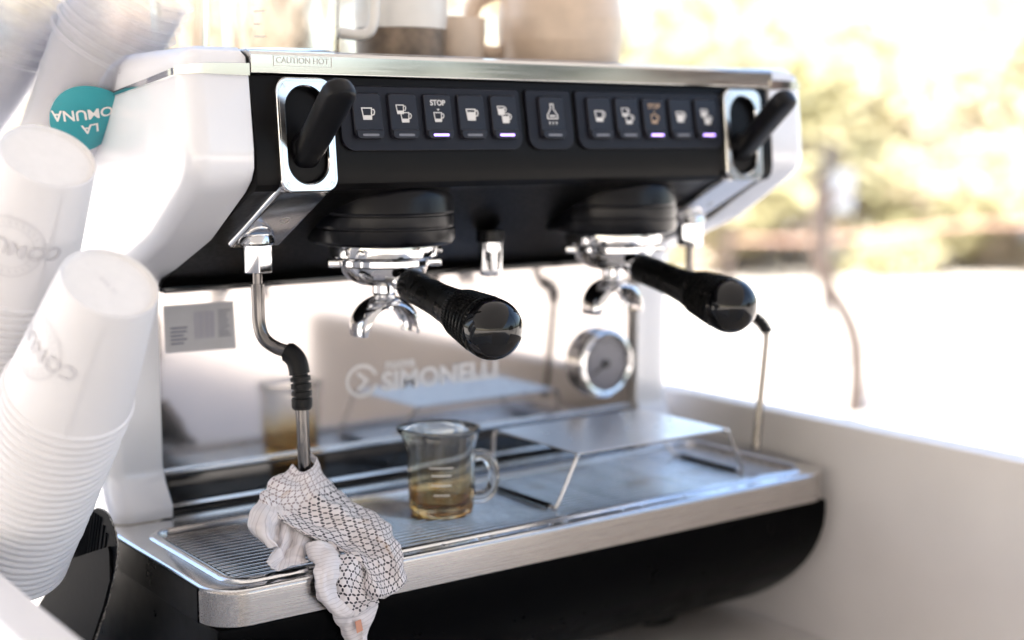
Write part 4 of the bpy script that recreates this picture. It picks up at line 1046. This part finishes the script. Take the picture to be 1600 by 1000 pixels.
LAB = ['leafy yellow-green tree just right of the machine in the background', 'tall pale tree at the right edge of the background', 'broad yellow tree behind the white sign pole', 'green tree farther back above the machine end', 'tree rising behind the beige jug', 'distant dry tree at the far right', 'far tree behind the clear cups', 'far yellow tree behind the measuring jug']
TR = [(17.0, 2.6, 1.2, 2.2, 1.5, 'leaf_green'), (18.5, 6.6, 1.3, 2.6, 1.7, 'leaf_yellow'), (19.0, 4.6, 1.2, 2.4, 1.6, 'leaf_yellow'), (21.0, 1.0, 1.6, 2.6, 1.8, 'leaf_yellow'), (23.0, -2.6, 1.7, 2.8, 1.8, 'leaf_dry'), (22.0, 8.6, 1.6, 2.6, 1.8, 'leaf_green'), (25.0, -8.0, 1.9, 3.0, 2.0, 'leaf_yellow'), (24.0, -5.2, 1.8, 2.8, 1.9, 'leaf_dry')]
for k, (d_, la, h_t, rx, rz, mt) in enumerate(TR):
    tree('background_tree', LAB[k], bgp(d_, la), h_t, rx, rz, mt, 30 + k, n=5000, leaf=0.13)
for k, (x_, y_, mt) in enumerate(((11.0, -14.2, 'leaf_dark'), (12.9, -13.4, 'leaf_brown'), (15.6, -13.6, 'leaf_dark'))):  # unseen trees added so the top bar has dark tones to reflect
    tree('mirrored_tree', ['dark tree out in front, mirrored in the middle of the top bar', 'brown tree out in front, mirrored near the right of the top bar', 'dark tree out in front, mirrored at the right end of the top bar'][k], Vector((x_, y_, GZ)), 1.5, 1.35, 1.9, mt, 50 + k, n=4000, leaf=0.12, group='trees in front of the stall')
BL = ['dry shrub low behind the far portafilter handle', 'dry shrub beyond the crooked trunk', 'dry shrub right of the sign pole', 'dry shrub under the rope at the right', 'dry shrub at the right edge of the picture', 'dry shrub behind the machine\'s right end']
for k, (d_, la) in enumerate(((15.8, 2.2), (16.0, 3.2), (15.6, 4.2), (16.2, 5.2), (15.7, 6.2), (17.0, 1.2))):
    t = thing('shrub', BL[k], 'shrub', tuple(bgp(d_, la)), 'dry shrubs at the edge of the sand')
    rnd = random.Random(80 + k)
    for q in range(5):
        a = rnd.uniform(0, 6.28); b0 = bgp(d_, la)
        obj('stem', tube([b0, b0 + Vector((math.cos(a) * 0.3, math.sin(a) * 0.3, 0.5)), b0 + Vector((math.cos(a) * 0.6, math.sin(a) * 0.6, 1.0))], [0.03, 0.02, 0.008], 6), 'bark', t)
    obj('foliage', crown(bgp(d_, la) + Vector((0, 0, 0.7)), 1.0, 0.75, 1800, 0.10, 90 + k), 'leaf_dry' if k % 2 else 'leaf_green', t, 0)
# crooked bare trunk, sign pole, rope
t = thing('crooked_tree', 'crooked bare trunk leaning over the bright sand right of the machine', 'tree', tuple(bgp(7.6, 1.85)))
b0 = bgp(7.6, 1.85)
P = [b0 + RH * a + Vector((0, 0, b_)) for a, b_ in ((0.0, -0.05), (0.02, 0.22), (-0.02, 0.48), (-0.16, 0.72), (-0.20, 0.86), (-0.21, 1.00), (-0.22, 1.10), (-0.21, 1.20), (-0.22, 1.28))]
obj('trunk', tube(spline(P, 5), [0.058 - 0.0007 * i for i in range(41)], 12), 'bark', t)
q = P[6]; obj('limb', tube([q, q + RH * 0.10 + Vector((0, 0, 0.08)), q + RH * 0.22 + Vector((0, 0, 0.13))], [0.03, 0.02, 0.010], 8), 'bark', t)
b1 = bgp(9.2, 2.03)
t = thing('sign_pole', 'thin grey pole carrying a small pale sign in the background', 'sign', tuple(b1))
obj('pole', tube([b1, b1 + Vector((0, 0, 1.42))], 0.035, 12), 'pole_paint', t)
obj('sign_board', fix(xform(box(-0.065, 0.065, -0.02, 0.02, 1.02, 1.28), Matrix.Translation(b1 + RH * 0.105) @ Matrix.Rotation(-0.63, 4, 'Z')), 0.005), 'sign_white', t)
pts = [bgp(12.5, la) + Vector((0, 0, h_)) for la, h_ in ((1.9, 0.60), (2.8, 0.60), (3.5, 0.68), (4.2, 0.74), (4.9, 0.72), (6.2, 0.66))]
rp = obj('rope', tube(spline(pts, 6), 0.018, 8), 'rope', None, 60); tag(rp, 'slack pinkish rope strung before the shrubs at the right', 'rope')
RP = ['wooden post holding the rope near the sign pole', 'wooden post holding the rope outside the right edge']
for k, la in enumerate((1.9, 6.2)):
    o = obj('rope_post', tube([bgp(12.5, la) - Vector((0, 0, 0.02)), bgp(12.5, la) + Vector((0, 0, 0.72))], [0.06, 0.05], 10), 'bark', None, 60); tag(o, RP[k], 'post', 'posts of the rope fence')
for o in bpy.data.objects:
    if 'base' in o: del o['base']
